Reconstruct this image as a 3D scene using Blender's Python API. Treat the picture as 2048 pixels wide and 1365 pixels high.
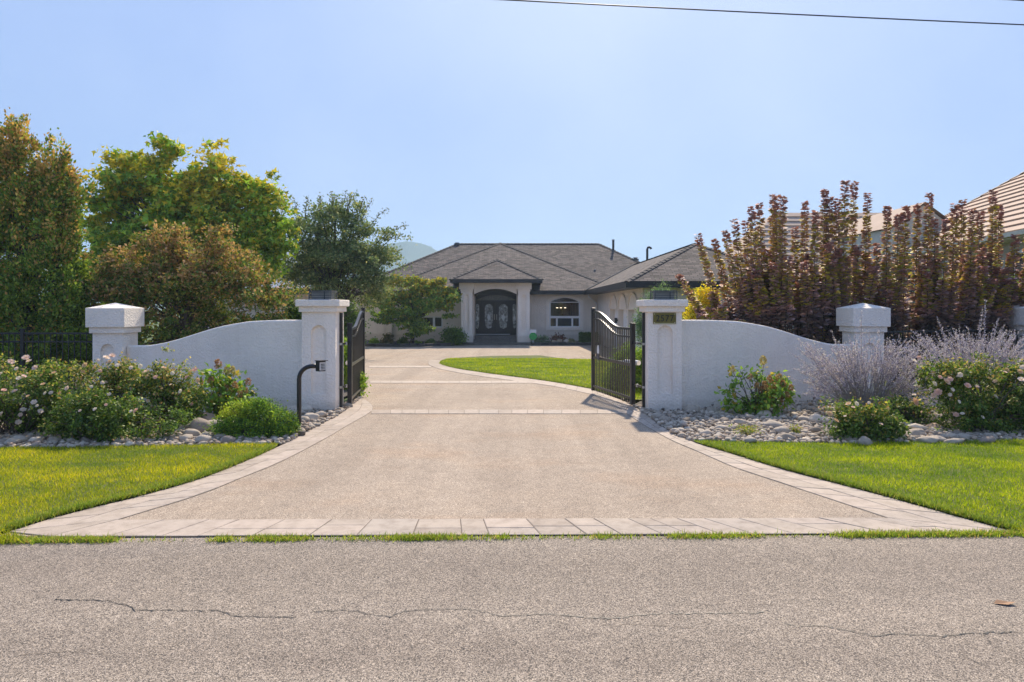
import bpy, bmesh, math, random
import numpy as np
from mathutils import Vector, Matrix, noise as mnoise
from mathutils.geometry import delaunay_2d_cdt

for o in list(bpy.data.objects):
    bpy.data.objects.remove(o)
SC = bpy.context.scene
C = SC.collection
random.seed(7)
RNG = np.random.default_rng(11)

# ------------------------------------------------------------------ camera
F, HZ, EYE = 1390.0, 615.0, 1.9          # focal length and horizon row in photo pixels, eye height
cd = bpy.data.cameras.new('camera')
cd.sensor_width = 36.0
cd.lens = 36.0 * F / 2048.0
cd.shift_y = -(682.5 - HZ) / 2048.0
cd.clip_end = 9000
cam = bpy.data.objects.new('camera', cd)
cam.location = (0, 0, EYE)
cam.rotation_euler = (math.radians(90), 0, 0)
C.objects.link(cam)
SC.camera = cam

# ------------------------------------------------------------------ sky and sun
SUN_EL, SUN_AZ = math.radians(46), math.radians(13)      # azimuth from +Y towards +X
world = bpy.data.worlds.new('World')
SC.world = world
world.use_nodes = True
wn, wl = world.node_tree.nodes, world.node_tree.links
bg = wn['Background']
sky = wn.new('ShaderNodeTexSky')
sky.sky_type = 'NISHITA'
sky.sun_disc = False
sky.sun_elevation = SUN_EL
sky.sun_rotation = SUN_AZ
sky.altitude = 300
sky.air_density = 1.2
sky.dust_density = 6
sky.ozone_density = 3.0
# thin even smoke haze: the clear sky seen through a uniform blue-white veil
veil = wn.new('ShaderNodeMix'); veil.data_type = 'RGBA'
veil.inputs['Factor'].default_value = 0.93
wtc = wn.new('ShaderNodeTexCoord'); wnz = wn.new('ShaderNodeTexNoise')
wnz.inputs['Scale'].default_value = 1.6; wnz.inputs['Detail'].default_value = 4; wnz.inputs['Roughness'].default_value = .5
wl.new(wtc.outputs['Generated'], wnz.inputs['Vector'])
wrp = wn.new('ShaderNodeValToRGB')
wrp.color_ramp.elements[0].position = .32; wrp.color_ramp.elements[0].color = (.85, 1.5, 3.3, 1)
wrp.color_ramp.elements[1].position = .68; wrp.color_ramp.elements[1].color = (1.65, 2.2, 3.65, 1)
wl.new(wnz.outputs['Fac'], wrp.inputs['Fac'])
wl.new(wrp.outputs['Color'], veil.inputs['B'])
wl.new(sky.outputs['Color'], veil.inputs['A'])
wl.new(veil.outputs['Result'], bg.inputs['Color'])
bg.inputs['Strength'].default_value = 0.1
sd = bpy.data.lights.new('sun', 'SUN')
sd.energy = 2.8
sd.angle = math.radians(1.6)
sd.color = (1.0, 0.87, 0.70)
sun = bpy.data.objects.new('sun', sd)
sdir = Vector((math.sin(SUN_AZ) * math.cos(SUN_EL), math.cos(SUN_AZ) * math.cos(SUN_EL), math.sin(SUN_EL)))
sun.rotation_euler = sdir.to_track_quat('Z', 'Y').to_euler()
sun.location = (8, 30, 40)
C.objects.link(sun)
SC.view_settings.view_transform = 'Standard'
SC.view_settings.look = 'None'
SC.view_settings.gamma = 1.0
SC.view_settings.use_curve_mapping = False
SC.view_settings.exposure = 1.32
SC.render.engine = 'CYCLES'
SC.cycles.use_denoising = True
SC.cycles.max_bounces = 8
SC.cycles.volume_bounces = 2
SC.cycles.max_bounces = 12
SC.cycles.diffuse_bounces = 6

# ------------------------------------------------------------------ helpers
def gz(y):
    return -0.0125 * min(max(y - 13.0, 0.0), 28.0)

def G(px, py):
    """photo pixel on the ground -> world point"""
    Y = EYE * F / (py - HZ)
    for _ in range(12):
        Y = (EYE - gz(Y)) * F / (py - HZ)
    return Vector(((px - 1024) * Y / F, Y, gz(Y)))

def P(px, py, Y):
    return Vector(((px - 1024) * Y / F, Y, EYE - (py - HZ) * Y / F))

def link(o):
    C.objects.link(o)
    return o

def par(o, parent):
    if parent is not None:
        o.parent = parent
        o.matrix_parent_inverse = Matrix.Translation(-Vector(parent.location))
    return o

def tag(o, label=None, cat=None, group=None, kind=None):
    if label: o['label'] = label
    if cat: o['category'] = cat
    if group: o['group'] = group
    if kind: o['kind'] = kind
    return o

def thing(name, loc, label, cat, group=None):
    o = bpy.data.objects.new(name, None)
    o.empty_display_size = 0.2
    o.location = loc
    link(o)
    return tag(o, label, cat, group)

class MB:
    """collects geometry in world coordinates, then becomes one mesh object"""
    def __init__(s):
        s.v = []; s.f = []
    def add(s, vs, fs):
        n = len(s.v)
        s.v += [tuple(v) for v in vs]
        s.f += [tuple(i + n for i in f) for f in fs]
        return s
    def box(s, x0, x1, y0, y1, z0, z1):
        return s.add([(x0,y0,z0),(x1,y0,z0),(x1,y1,z0),(x0,y1,z0),(x0,y0,z1),(x1,y0,z1),(x1,y1,z1),(x0,y1,z1)],
                     [(3,2,1,0),(4,5,6,7),(0,1,5,4),(1,2,6,5),(2,3,7,6),(3,0,4,7)])
    def obox(s, c, ax, ay, az):
        """box from centre and three half vectors"""
        c, ax, ay, az = map(Vector, (c, ax, ay, az))
        vs = [c + ax*i + ay*j + az*k for k in (-1,1) for j in (-1,1) for i in (-1,1)]
        return s.add(vs, [(0,2,3,1),(4,5,7,6),(0,1,5,4),(1,3,7,5),(3,2,6,7),(2,0,4,6)])
    def prism(s, poly, d):
        """planar polygon (list of points) extruded along d"""
        n = len(poly); d = Vector(d)
        vs = [Vector(p) for p in poly] + [Vector(p) + d for p in poly]
        fs = [tuple(range(n - 1, -1, -1)), tuple(range(n, 2*n))] + [(i, (i+1) % n, n + (i+1) % n, n + i) for i in range(n)]
        return s.add(vs, fs)
    def tube(s, pts, rad, n=8, cap=True):
        pts = [Vector(p) for p in pts]
        if not hasattr(rad, '__len__'): rad = [rad] * len(pts)
        rings = []
        up = Vector((0.13, 0.31, 0.94))
        for i, p in enumerate(pts):
            t = (pts[min(i+1, len(pts)-1)] - pts[max(i-1, 0)])
            if t.length < 1e-9: t = Vector((0,0,1))
            t.normalize()
            a = t.cross(up)
            if a.length < 0.05: a = t.cross(Vector((1,0,0)))
            a.normalize(); b = t.cross(a)
            rings.append([p + (a*math.cos(2*math.pi*k/n) + b*math.sin(2*math.pi*k/n))*rad[i] for k in range(n)])
        vs = [v for r in rings for v in r]
        fs = []
        for i in range(len(pts)-1):
            for k in range(n):
                fs.append((i*n+k, i*n+(k+1) % n, (i+1)*n+(k+1) % n, (i+1)*n+k))
        if cap:
            fs.append(tuple(range(n-1, -1, -1))); fs.append(tuple(range((len(pts)-1)*n, len(pts)*n)))
        return s.add(vs, fs)
    def build(s, name, mat, parent=None, smooth=False, bevel=0, uv=None, fix=True):
        me = bpy.data.meshes.new(name)
        me.from_pydata(s.v, [], s.f)
        if fix:
            bm = bmesh.new(); bm.from_mesh(me)
            bmesh.ops.recalc_face_normals(bm, faces=bm.faces)
            bm.to_mesh(me); bm.free()
        if smooth:
            me.polygons.foreach_set('use_smooth', [True]*len(me.polygons))
        if mat: me.materials.append(mat)
        me.update()
        o = link(bpy.data.objects.new(name, me))
        if bevel:
            b = o.modifiers.new('bevel', 'BEVEL'); b.width = bevel; b.segments = 2; b.limit_method = 'ANGLE'
            b.angle_limit = math.radians(40)
        return par(o, parent)

def struct(o, label=None):
    o['kind'] = 'structure'
    if label: o['label'] = label
    return o

# ------------------------------------------------------------------ materials
def newmat(name):
    m = bpy.data.materials.new(name); m.use_nodes = True
    nt = m.node_tree
    return m, nt.nodes, nt.links, nt.nodes['Principled BSDF']

def c4(c): return (c[0], c[1], c[2], 1)

def pos_node(N, L, scale=None, obj=False):
    if obj:
        g = N.new('ShaderNodeTexCoord').outputs['Object']
    else:
        g = N.new('ShaderNodeNewGeometry').outputs['Position']
    if scale is None: return g
    mp = N.new('ShaderNodeMapping'); mp.inputs['Scale'].default_value = scale
    L.new(g, mp.inputs['Vector']); return mp.outputs['Vector']

def noise_tex(N, L, vec, scale, detail=4, rough=0.6):
    t = N.new('ShaderNodeTexNoise'); t.inputs['Scale'].default_value = scale
    t.inputs['Detail'].default_value = detail; t.inputs['Roughness'].default_value = rough
    L.new(vec, t.inputs['Vector']); return t.outputs['Fac']

def ramp(N, L, fac, stops, interp='LINEAR'):
    r = N.new('ShaderNodeValToRGB'); r.color_ramp.interpolation = interp
    els = r.color_ramp.elements
    while len(els) < len(stops): els.new(0.5)
    for e, (p, c) in zip(els, stops):
        e.position = p; e.color = c4(c) if hasattr(c, '__len__') else (c, c, c, 1)
    L.new(fac, r.inputs['Fac']); return r.outputs['Color']

def mixc(N, L, a, b, fac, mode='MIX'):
    m = N.new('ShaderNodeMix'); m.data_type = 'RGBA'; m.blend_type = mode
    for s, v in (('A', a), ('B', b)):
        if hasattr(v, 'is_linked'): L.new(v, m.inputs[s])
        else: m.inputs[s].default_value = c4(v)
    if hasattr(fac, 'is_linked'): L.new(fac, m.inputs['Factor'])
    else: m.inputs['Factor'].default_value = fac
    return m.outputs['Result']

def bump(N, L, bs, h, strength=0.4, dist=0.01):
    b = N.new('ShaderNodeBump'); b.inputs['Strength'].default_value = strength; b.inputs['Distance'].default_value = dist
    L.new(h, b.inputs['Height']); L.new(b.outputs['Normal'], bs.inputs['Normal'])

def plain(name, col, col2=None, scale=6, rough=0.6, bstr=0.0, bscale=60, bdist=0.004, metal=0.0, objrand=0.0, spec=0.5):
    m, N, L, bs = newmat(name)
    v = pos_node(N, L)
    n = noise_tex(N, L, v, scale)
    col2 = col2 or tuple(c * 0.85 for c in col)
    c = ramp(N, L, n, [(0.3, col2), (0.7, col)])
    if objrand:
        oi = N.new('ShaderNodeObjectInfo')
        rr = ramp(N, L, oi.outputs['Random'], [(0, 1 - objrand), (1, 1 + objrand * 0.6)])
        c = mixc(N, L, c, rr, 1.0, 'MULTIPLY')
    L.new(c, bs.inputs['Base Color'])
    bs.inputs['Roughness'].default_value = rough
    bs.inputs['Metallic'].default_value = metal
    bs.inputs['Specular IOR Level'].default_value = spec
    if bstr:
        bump(N, L, bs, noise_tex(N, L, v, bscale, 5, 0.65), bstr, bdist)
    return m

def stucco(name, col, sc=26):
    m, N, L, bs = newmat(name)
    v = pos_node(N, L)
    a = noise_tex(N, L, v, sc, 3, 0.55)
    hi = ramp(N, L, a, [(0.44, 0), (0.56, 1)])
    fine = noise_tex(N, L, v, sc * 9, 2)
    h = mixc(N, L, hi, fine, 0.25)
    dirt = ramp(N, L, noise_tex(N, L, v, 1.3, 6, 0.7), [(0.3, tuple(c * 0.9 for c in col)), (0.6, col)])
    stn = pos_node(N, L, (7, 7, 0.5))
    streak = ramp(N, L, noise_tex(N, L, stn, 1.0, 5, 0.65), [(0.25, (0.95, 0.94, 0.925)), (0.5, (1, 1, 1))])
    # splash-back soil at the foot of the wall
    sp = N.new('ShaderNodeSeparateXYZ'); L.new(v, sp.inputs['Vector'])
    ad = N.new('ShaderNodeMath'); ad.operation = 'ADD'; L.new(sp.outputs['Z'], ad.inputs[0])
    ml = N.new('ShaderNodeMath'); ml.operation = 'MULTIPLY'; L.new(a, ml.inputs[0]); ml.inputs[1].default_value = -0.25
    L.new(ml.outputs[0], ad.inputs[1])
    soil = ramp(N, L, ad.outputs[0], [(0.0, (0.78, 0.75, 0.7)), (0.12, (1, 1, 1))])
    c = mixc(N, L, dirt, streak, 1.0, 'MULTIPLY')
    c = mixc(N, L, c, soil, 0.7, 'MULTIPLY')
    L.new(c, bs.inputs['Base Color'])
    bs.inputs['Roughness'].default_value = 0.85
    bs.inputs['Specular IOR Level'].default_value = 0.25
    bump(N, L, bs, h, 0.6, 0.018)
    return m

def aggregate(name, cols, scale, patch, bdist=0.004, pitcol=(0.09, 0.08, 0.07), rust=None, bands=False, tracks=False):
    """asphalt chips / exposed aggregate: speckles of stone with dark pits"""
    m, N, L, bs = newmat(name)
    v = pos_node(N, L)
    vo = N.new('ShaderNodeTexVoronoi'); vo.inputs['Scale'].default_value = scale; L.new(v, vo.inputs['Vector'])
    sp = N.new('ShaderNodeSeparateColor'); L.new(vo.outputs['Color'], sp.inputs['Color'])
    c = ramp(N, L, sp.outputs['Red'], [(0.0, cols[0]), (0.35, cols[1]), (0.7, cols[2]), (1.0, cols[3])])
    vb = N.new('ShaderNodeTexVoronoi'); vb.inputs['Scale'].default_value = scale * 0.42; L.new(v, vb.inputs['Vector'])
    sb = N.new('ShaderNodeSeparateColor'); L.new(vb.outputs['Color'], sb.inputs['Color'])
    big = ramp(N, L, sb.outputs['Green'], [(0.0, (0.74,0.73,0.73)), (0.5, (1, 1, 1)), (0.9, (1.05,1.04,1.02)), (1.0, (1.35,1.33,1.28))])
    c = mixc(N, L, c, big, 0.8, 'MULTIPLY')
    pit = ramp(N, L, vo.outputs['Distance'], [(0.42, 0), (0.75, 1)])
    c = mixc(N, L, c, pitcol, pit)
    n1 = noise_tex(N, L, v, 0.55, 6, 0.7)
    c = mixc(N, L, c, ramp(N, L, n1, [(0.3, patch[0]), (0.5, (1, 1, 1)), (0.75, patch[1])]), 1.0, 'MULTIPLY')
    n2 = noise_tex(N, L, v, 5, 5, 0.7)
    c = mixc(N, L, c, ramp(N, L, n2, [(0.3, 0.88), (0.7, 1.08)]), 1.0, 'MULTIPLY')
    if bands:      # wheel-worn bands along the road
        wb = noise_tex(N, L, pos_node(N, L, (.03, 1.1, 1)), 1.0, 3, .5)
        c = mixc(N, L, c, ramp(N, L, wb, [(.35, (.9, .89, .885)), (.65, (1.06, 1.055, 1.05))]), 1.0, 'MULTIPLY')
    if tracks:     # faint tyre tracks running up the drive
        wb = noise_tex(N, L, pos_node(N, L, (1.3, .07, 1)), 1.0, 4, .6)
        c = mixc(N, L, c, ramp(N, L, wb, [(.36, (.88, .875, .87)), (.6, (1.03, 1.03, 1.03))]), 1.0, 'MULTIPLY')
    if rust:
        rm = ramp(N, L, noise_tex(N, L, pos_node(N, L, (0.45, 0.75, 1)), 1.0, 4, 0.6), [(0.52, 0), (0.7, 1)])
        c = mixc(N, L, c, mixc(N, L, c, rust, 1.0, 'MULTIPLY'), rm)
    L.new(c, bs.inputs['Base Color'])
    bs.inputs['Roughness'].default_value = 0.9
    bs.inputs['Specular IOR Level'].default_value = 0.25
    inv = N.new('ShaderNodeMath'); inv.operation = 'SUBTRACT'; inv.inputs[0].default_value = 1
    L.new(vo.outputs['Distance'], inv.inputs[1])
    bump(N, L, bs, inv.outputs[0], 0.5, bdist)
    return m

LG = 2.4          # overall reflectance of foliage
def leafmat(name, rough=0.65, trans=0.28, spec=0.12):
    m, N, L, bs = newmat(name)
    at = N.new('ShaderNodeAttribute'); at.attribute_name = 'Col'
    gain = mixc(N, L, at.outputs['Color'], (LG, LG, LG), 1.0, 'MULTIPLY')
    L.new(gain, bs.inputs['Base Color'])
    bs.inputs['Roughness'].default_value = rough
    bs.inputs['Specular IOR Level'].default_value = spec
    tr = N.new('ShaderNodeBsdfTranslucent')
    br = mixc(N, L, gain, (1.2, 1.25, 0.7), 1.0, 'MULTIPLY')
    L.new(br, tr.inputs['Color'])
    mx = N.new('ShaderNodeMixShader'); mx.inputs['Fac'].default_value = trans
    L.new(bs.outputs['BSDF'], mx.inputs[1]); L.new(tr.outputs['BSDF'], mx.inputs[2])
    L.new(mx.outputs['Shader'], N['Material Output'].inputs['Surface'])
    return m

M = {}
M['asphalt'] = aggregate('asphalt', [(.20,.165,.128),(.34,.283,.222),(.42,.352,.28),(.56,.48,.39)], 150, [(.90,.89,.89),(1.06,1.05,1.03)], bands=True)
M['drive'] = aggregate('exposed_aggregate', [(.30,.235,.17),(.46,.37,.28),(.53,.435,.335),(.64,.54,.43)], 170,
                       [(.88,.87,.86),(1.1,1.07,1.03)], 0.003, (.17,.135,.105), (1.0,.93,.87), tracks=True)
M['joint'] = plain('mortar_joint', (.17,.14,.11), rough=.95, scale=20)
def paver_mat():
    m, N, L, bs = newmat('stamped_paver')
    v = pos_node(N, L)
    oi = N.new('ShaderNodeObjectInfo')
    c = ramp(N, L, oi.outputs['Random'], [(0, (.36,.295,.235)), (.4, (.425,.355,.285)), (.75, (.45,.37,.30)), (1, (.40,.34,.28))])
    n = noise_tex(N, L, v, 7, 6, .7)
    c = mixc(N, L, c, ramp(N, L, n, [(.28, (.72,.70,.68)), (.55, (1,1,1)), (.8, (1.1,1.08,1.05))]), 1.0, 'MULTIPLY')
    L.new(c, bs.inputs['Base Color']); bs.inputs['Roughness'].default_value = .82; bs.inputs['Specular IOR Level'].default_value = .3
    bump(N, L, bs, noise_tex(N, L, v, 38, 6, .7), .45, .006)
    return m
M['paver'] = paver_mat()
M['stucco'] = stucco('white_stucco', (.95,.865,.75))
M['hstucco'] = stucco('house_stucco', (.82,.73,.62), 18)
M['trim'] = plain('smooth_white_trim', (.80,.79,.77), (.73,.72,.70), 2.5, .7, .15, 40)
M['black'] = plain('black_powder_coat', (.012,.012,.014), (.018,.018,.02), 9, .32, .08, 90, .001)
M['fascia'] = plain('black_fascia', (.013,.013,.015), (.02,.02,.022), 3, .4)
M['steel'] = plain('galvanised_steel', (.55,.55,.53), (.4,.4,.39), 30, .35, metal=1.0)
M['greymetal'] = plain('weathered_lamp_metal', (.10,.11,.11), (.05,.055,.055), 14, .55)
M['frost'] = plain('frosted_glass', (.62,.60,.52), (.5,.48,.42), 20, .35)
M['whiteplastic'] = plain('white_plastic', (.75,.75,.74), rough=.4)
M['brass'] = plain('aged_brass_plate', (.19,.16,.03), (.13,.11,.022), 18, .42, .1, 40, .002, metal=.35)
M['numeral'] = plain('black_numeral', (.012,.012,.01), rough=.5)
M['screw'] = plain('pale_screw', (.7,.66,.45), rough=.3, metal=.6)
M['soil'] = plain('bed_soil', (.09,.075,.06), (.05,.042,.035), 12, .95, .4, 50, .02)
M['earth'] = plain('ground_grass', (.075,.12,.025), (.05,.08,.02), .8, .95, .3, 30, .03)
M['lawn'] = plain('lawn_base', (.10,.12,.012), (.06,.08,.008), 3, .95, .3, 60, .02)
M['bark'] = plain('bark', (.10,.08,.06), (.05,.042,.035), 14, .9, .6, 40, .02)
M['twig'] = plain('twig', (.13,.10,.075), (.08,.06,.045), 20, .85)
M['leaf'] = leafmat('foliage')
M['leafgloss'] = leafmat('glossy_foliage', .5, .36, .2)
M['smokeleaf'] = leafmat('smoke_bush_foliage', .6, .14, .15)
M['grass'] = leafmat('grass_blades', .75, .45, .06)
M['petal'] = leafmat('rose_petal', .6, .3, .2)
M['mountain'] = plain('forested_slope', (.035,.06,.04), (.02,.035,.028), .02, .95)
M['darkdoor'] = plain('dark_brown_door', (.020,.015,.013), (.03,.023,.02), 5, .45)
M['white'] = plain('white_vinyl', (.82,.82,.81), rough=.45)
M['steps'] = aggregate('step_concrete', [(.10,.09,.08),(.17,.15,.135),(.21,.19,.17),(.28,.26,.23)], 60, [(.9,.9,.9),(1.05,1.05,1.05)])
M['curb'] = plain('curb_block', (.085,.08,.075), (.05,.047,.045), 9, .9, .5, 30, .01, objrand=.3)
M['wire'] = plain('cable', (.012,.012,.013), rough=.5)

def glass_mat(name, col, rough=.05):
    m, N, L, bs = newmat(name)
    bs.inputs['Base Color'].default_value = c4(col)
    bs.inputs['Roughness'].default_value = rough
    bs.inputs['Specular IOR Level'].default_value = .6
    return m
M['glass'] = glass_mat('dark_window_glass', (.022,.021,.023))
M['glassblue'] = glass_mat('blue_window_glass', (.012,.028,.05))

def stone_mat():
    m, N, L, bs = newmat('river_stone')
    v = pos_node(N, L)
    g = N.new('ShaderNodeNewGeometry'); oi = N.new('ShaderNodeObjectInfo')
    ad = N.new('ShaderNodeMath'); ad.operation = 'ADD'; L.new(g.outputs['Random Per Island'], ad.inputs[0]); L.new(oi.outputs['Random'], ad.inputs[1])
    fr = N.new('ShaderNodeMath'); fr.operation = 'FRACT'; L.new(ad.outputs[0], fr.inputs[0])
    c = ramp(N, L, fr.outputs[0], [(0, (.16,.135,.105)), (.12, (.31,.25,.19)), (.38, (.46,.385,.295)), (.55, (.36,.305,.24)), (.75, (.54,.455,.35)), (.88, (.66,.56,.43)), (.95, (.44,.31,.22)), (1, (.25,.215,.18))])
    c = mixc(N, L, c, ramp(N, L, noise_tex(N, L, v, 30, 6, .7), [(.3, .8), (.7, 1.1)]), 1, 'MULTIPLY')
    L.new(c, bs.inputs['Base Color']); bs.inputs['Roughness'].default_value = .85; bs.inputs['Specular IOR Level'].default_value = .25
    bump(N, L, bs, noise_tex(N, L, v, 60, 5, .7), .25, .006)
    return m
M['stone'] = stone_mat()

def shingle_mat(name, cols, bw, bh):
    """courses of shingles laid in UV metres"""
    m, N, L, bs = newmat(name)
    uv = N.new('ShaderNodeUVMap').outputs['UV']
    b = N.new('ShaderNodeTexBrick')
    b.inputs['Scale'].default_value = 1; b.inputs['Brick Width'].default_value = bw; b.inputs['Row Height'].default_value = bh
    b.inputs['Mortar Size'].default_value = .011; b.inputs['Mortar Smooth'].default_value = .4
    b.inputs['Color1'].default_value = (0,0,0,1); b.inputs['Color2'].default_value = (1,1,1,1); b.inputs['Mortar'].default_value = (.5,.5,.5,1)
    b.offset = .37
    L.new(uv, b.inputs['Vector'])
    c = ramp(N, L, b.outputs['Color'], [(0, cols[0]), (.35, cols[1]), (.7, cols[2]), (1, cols[3])])
    c = mixc(N, L, c, tuple(x * .32 for x in cols[0]), b.outputs['Fac'])
    v = pos_node(N, L)
    c = mixc(N, L, c, ramp(N, L, noise_tex(N, L, v, .8, 5, .65), [(.3, .86), (.7, 1.12)]), 1, 'MULTIPLY')
    L.new(c, bs.inputs['Base Color']); bs.inputs['Roughness'].default_value = .9; bs.inputs['Specular IOR Level'].default_value = .25
    inv = N.new('ShaderNodeMath'); inv.operation = 'SUBTRACT'; inv.inputs[0].default_value = 1; L.new(b.outputs['Fac'], inv.inputs[1])
    bump(N, L, bs, inv.outputs[0], .8, .02)
    return m
M['shingle'] = shingle_mat('asphalt_shingle', [(.075,.064,.058),(.115,.097,.087),(.15,.127,.112),(.195,.155,.13)], .32, .15)
M['cap'] = plain('hip_cap_shingle', (.085,.076,.072), (.06,.053,.05), 4, .9)
M['tancap'] = plain('tan_tile', (.47,.345,.255), (.41,.295,.215), 1.5, .85, .2, 30)
M['tanwall'] = plain('tan_render', (.42,.39,.34), (.36,.335,.29), 2, .9, .2, 40)
M['seam'] = plain('grey_metal_roof', (.42,.44,.47), (.36,.38,.41), 1, .35, metal=.4)
M['cream'] = plain('cream_gutter', (.62,.58,.46), rough=.5)

# ------------------------------------------------------------------ sheets and instanced leaf meshes
def inside(poly, pts):
    x, y = pts[:, 0], pts[:, 1]
    r = np.zeros(len(pts), bool); n = len(poly); j = n - 1
    for i in range(n):
        xi, yi = poly[i]; xj, yj = poly[j]
        c = ((yi > y) != (yj > y)) & (x < (xj - xi) * (y - yi) / (yj - yi + 1e-12) + xi)
        r ^= c; j = i
    return r

def sheet(name, outline, dz, mat, step=1.5, zf=None):
    """a flat area following the ground, triangulated with inner points"""
    ol = [Vector((p[0], p[1])) for p in outline]
    xs = [p.x for p in ol]; ys = [p.y for p in ol]
    gx, gy = np.meshgrid(np.arange(min(xs), max(xs), step), np.arange(min(ys), max(ys), step))
    pts = np.stack([gx.ravel(), gy.ravel()], 1)
    pts = pts[inside([tuple(p) for p in ol], pts)]
    allp = ol + [Vector((float(a), float(b))) for a, b in pts]
    ed = [(i, (i + 1) % len(ol)) for i in range(len(ol))]
    v, e, f, *_ = delaunay_2d_cdt(allp, ed, [], 1, 1e-5)
    mb = MB()
    mb.v = [(p.x, p.y, gz(p.y) + dz + (zf(p.x, p.y) if zf else 0)) for p in v]
    mb.f = [tuple(t) for t in f]
    return mb.build(name, mat)

def inst(name, tv, tf, pos, ax, ay, az, size, col, mat, parent=None, smooth=False):
    """one mesh of N copies of a small template; ax/ay/az frames (N,3), size (N,) or (N,3)"""
    tv = np.asarray(tv, float); tf = np.asarray(tf, int)
    N, m, k = len(pos), len(tv), len(tf)
    size = np.asarray(size, float)
    if size.ndim == 1: size = np.repeat(size[:, None], 3, 1)
    V = (pos[:, None, :] + (tv[None, :, 0] * size[:, None, 0])[..., None] * ax[:, None, :]
         + (tv[None, :, 1] * size[:, None, 1])[..., None] * ay[:, None, :]
         + (tv[None, :, 2] * size[:, None, 2])[..., None] * az[:, None, :]).reshape(-1, 3)
    Fa = (tf[None] + (np.arange(N) * m)[:, None, None]).reshape(-1)
    me = bpy.data.meshes.new(name)
    me.vertices.add(N * m); me.vertices.foreach_set('co', V.astype(np.float32).ravel())
    me.loops.add(N * k * 3); me.loops.foreach_set('vertex_index', Fa.astype(np.int32))
    me.polygons.add(N * k); me.polygons.foreach_set('loop_start', np.arange(0, N * k * 3, 3, dtype=np.int32))
    if smooth: me.polygons.foreach_set('use_smooth', np.ones(N * k, bool))
    me.update(calc_edges=True)
    if col is not None:
        a = me.color_attributes.new('Col', 'FLOAT_COLOR', 'POINT')
        cc = np.ones((N, m, 4), np.float32)
        cc[:, :, :3] = np.clip(col, 0, 1)[:, None, :]
        a.data.foreach_set('color', cc.ravel())
    me.materials.append(mat)
    return par(link(bpy.data.objects.new(name, me)), parent)

def unit(a):
    return a / np.maximum(np.linalg.norm(a, axis=-1, keepdims=True), 1e-9)

def rdir(n):
    return unit(RNG.normal(size=(n, 3)))

def frames(axis, nrm):
    axis = unit(axis); side = unit(np.cross(nrm, axis)); n = np.cross(axis, side)
    return axis, side, n

LEAF = ([(0,0,0),(.45,.3,.09),(1,0,-.06),(.45,-.3,.09),(.5,0,0)], [(0,4,1),(1,4,2),(0,3,4),(3,2,4)])
LEAF2 = ([(0,0,0),(.45,.3,.09),(1,0,-.06),(.45,-.3,.09)], [(0,2,1),(0,3,2)])
ROUND = ([(0,0,0),(.22,.4,.07),(.7,.42,.06),(1,0,-.03),(.7,-.42,.06),(.22,-.4,.07)], [(0,3,1),(1,3,2),(0,5,3),(5,4,3)])
NARROW = ([(0,0,0),(.4,.13,.03),(1,0,-.03),(.4,-.13,.03)], [(0,2,1),(0,3,2)])
LOBED = ([(0,0,0),(.3,.55,.06),(.42,.2,.03),(1,0,-.1),(.42,-.2,.03),(.3,-.55,.06)], [(0,2,1),(0,3,2),(0,4,3),(0,5,4)])
BLADE = ([(-.5,0,0),(.5,0,0),(-.3,.15,.55),(.3,.15,.55),(0,.5,1)], [(0,1,3),(0,3,2),(2,3,4)])

def pick(pal, n, w=None):
    pal = np.array(pal); i = RNG.choice(len(pal), n, p=w)
    return pal[i] * RNG.uniform(.8, 1.2, (n, 1))

def crown(lobes, ncl, nl, cr, lsize, shell=.55, flat=.7, droop=.25, up=.7, sup=None, sr=.3, sflat=.8):
    """boughs spread through ellipsoid lobes, clusters of leaves on each bough, leaves round each cluster"""
    lobes = np.array(lobes, float)
    w = (lobes[:, 3] * lobes[:, 5]) ; w /= w.sum()
    ns = sup or ncl
    li = RNG.choice(len(lobes), ns, p=w)
    d = rdir(ns)
    r = (shell**3 + RNG.random(ns) * (1 - shell**3)) ** (1/3) * RNG.uniform(.82, 1.1, ns)
    cen = lobes[li, :3] + d * r[:, None] * lobes[li, 3:]
    if sup:
        si = RNG.integers(0, ns, ncl); d = d[si]
        k = RNG.uniform(.6, 1.35, ns)[si][:, None]
        cen = cen[si] + RNG.normal(size=(ncl, 3)) * sr * k * np.array([1, 1, sflat])
    ci = np.repeat(np.arange(ncl), nl)
    n = len(ci)
    cs = RNG.uniform(.6, 1.4, ncl)[ci]
    pos = cen[ci] + RNG.normal(size=(n, 3)) * (cr * cs)[:, None] * np.array([1, 1, flat])
    ax = d[ci] * .6 + rdir(n) * .8 + np.array([0, 0, -droop])
    nr = np.array([0, 0, up]) + rdir(n) * .7 + d[ci] * .3
    return pos, ax, nr, lsize * RNG.uniform(.6, 1.35, n), ci, cen

def foliage(name, data, tpl, col, mat, parent, zmin=None):
    pos, ax, nr, size = data[:4]
    if zmin is not None:
        k = pos[:, 2] > zmin
        pos, ax, nr, size, col = pos[k], ax[k], nr[k], size[k], col[k]
    a, s, n = frames(ax, nr)
    return inst(name, tpl[0], tpl[1], pos, a, s, n, size, col, mat, parent)

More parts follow.
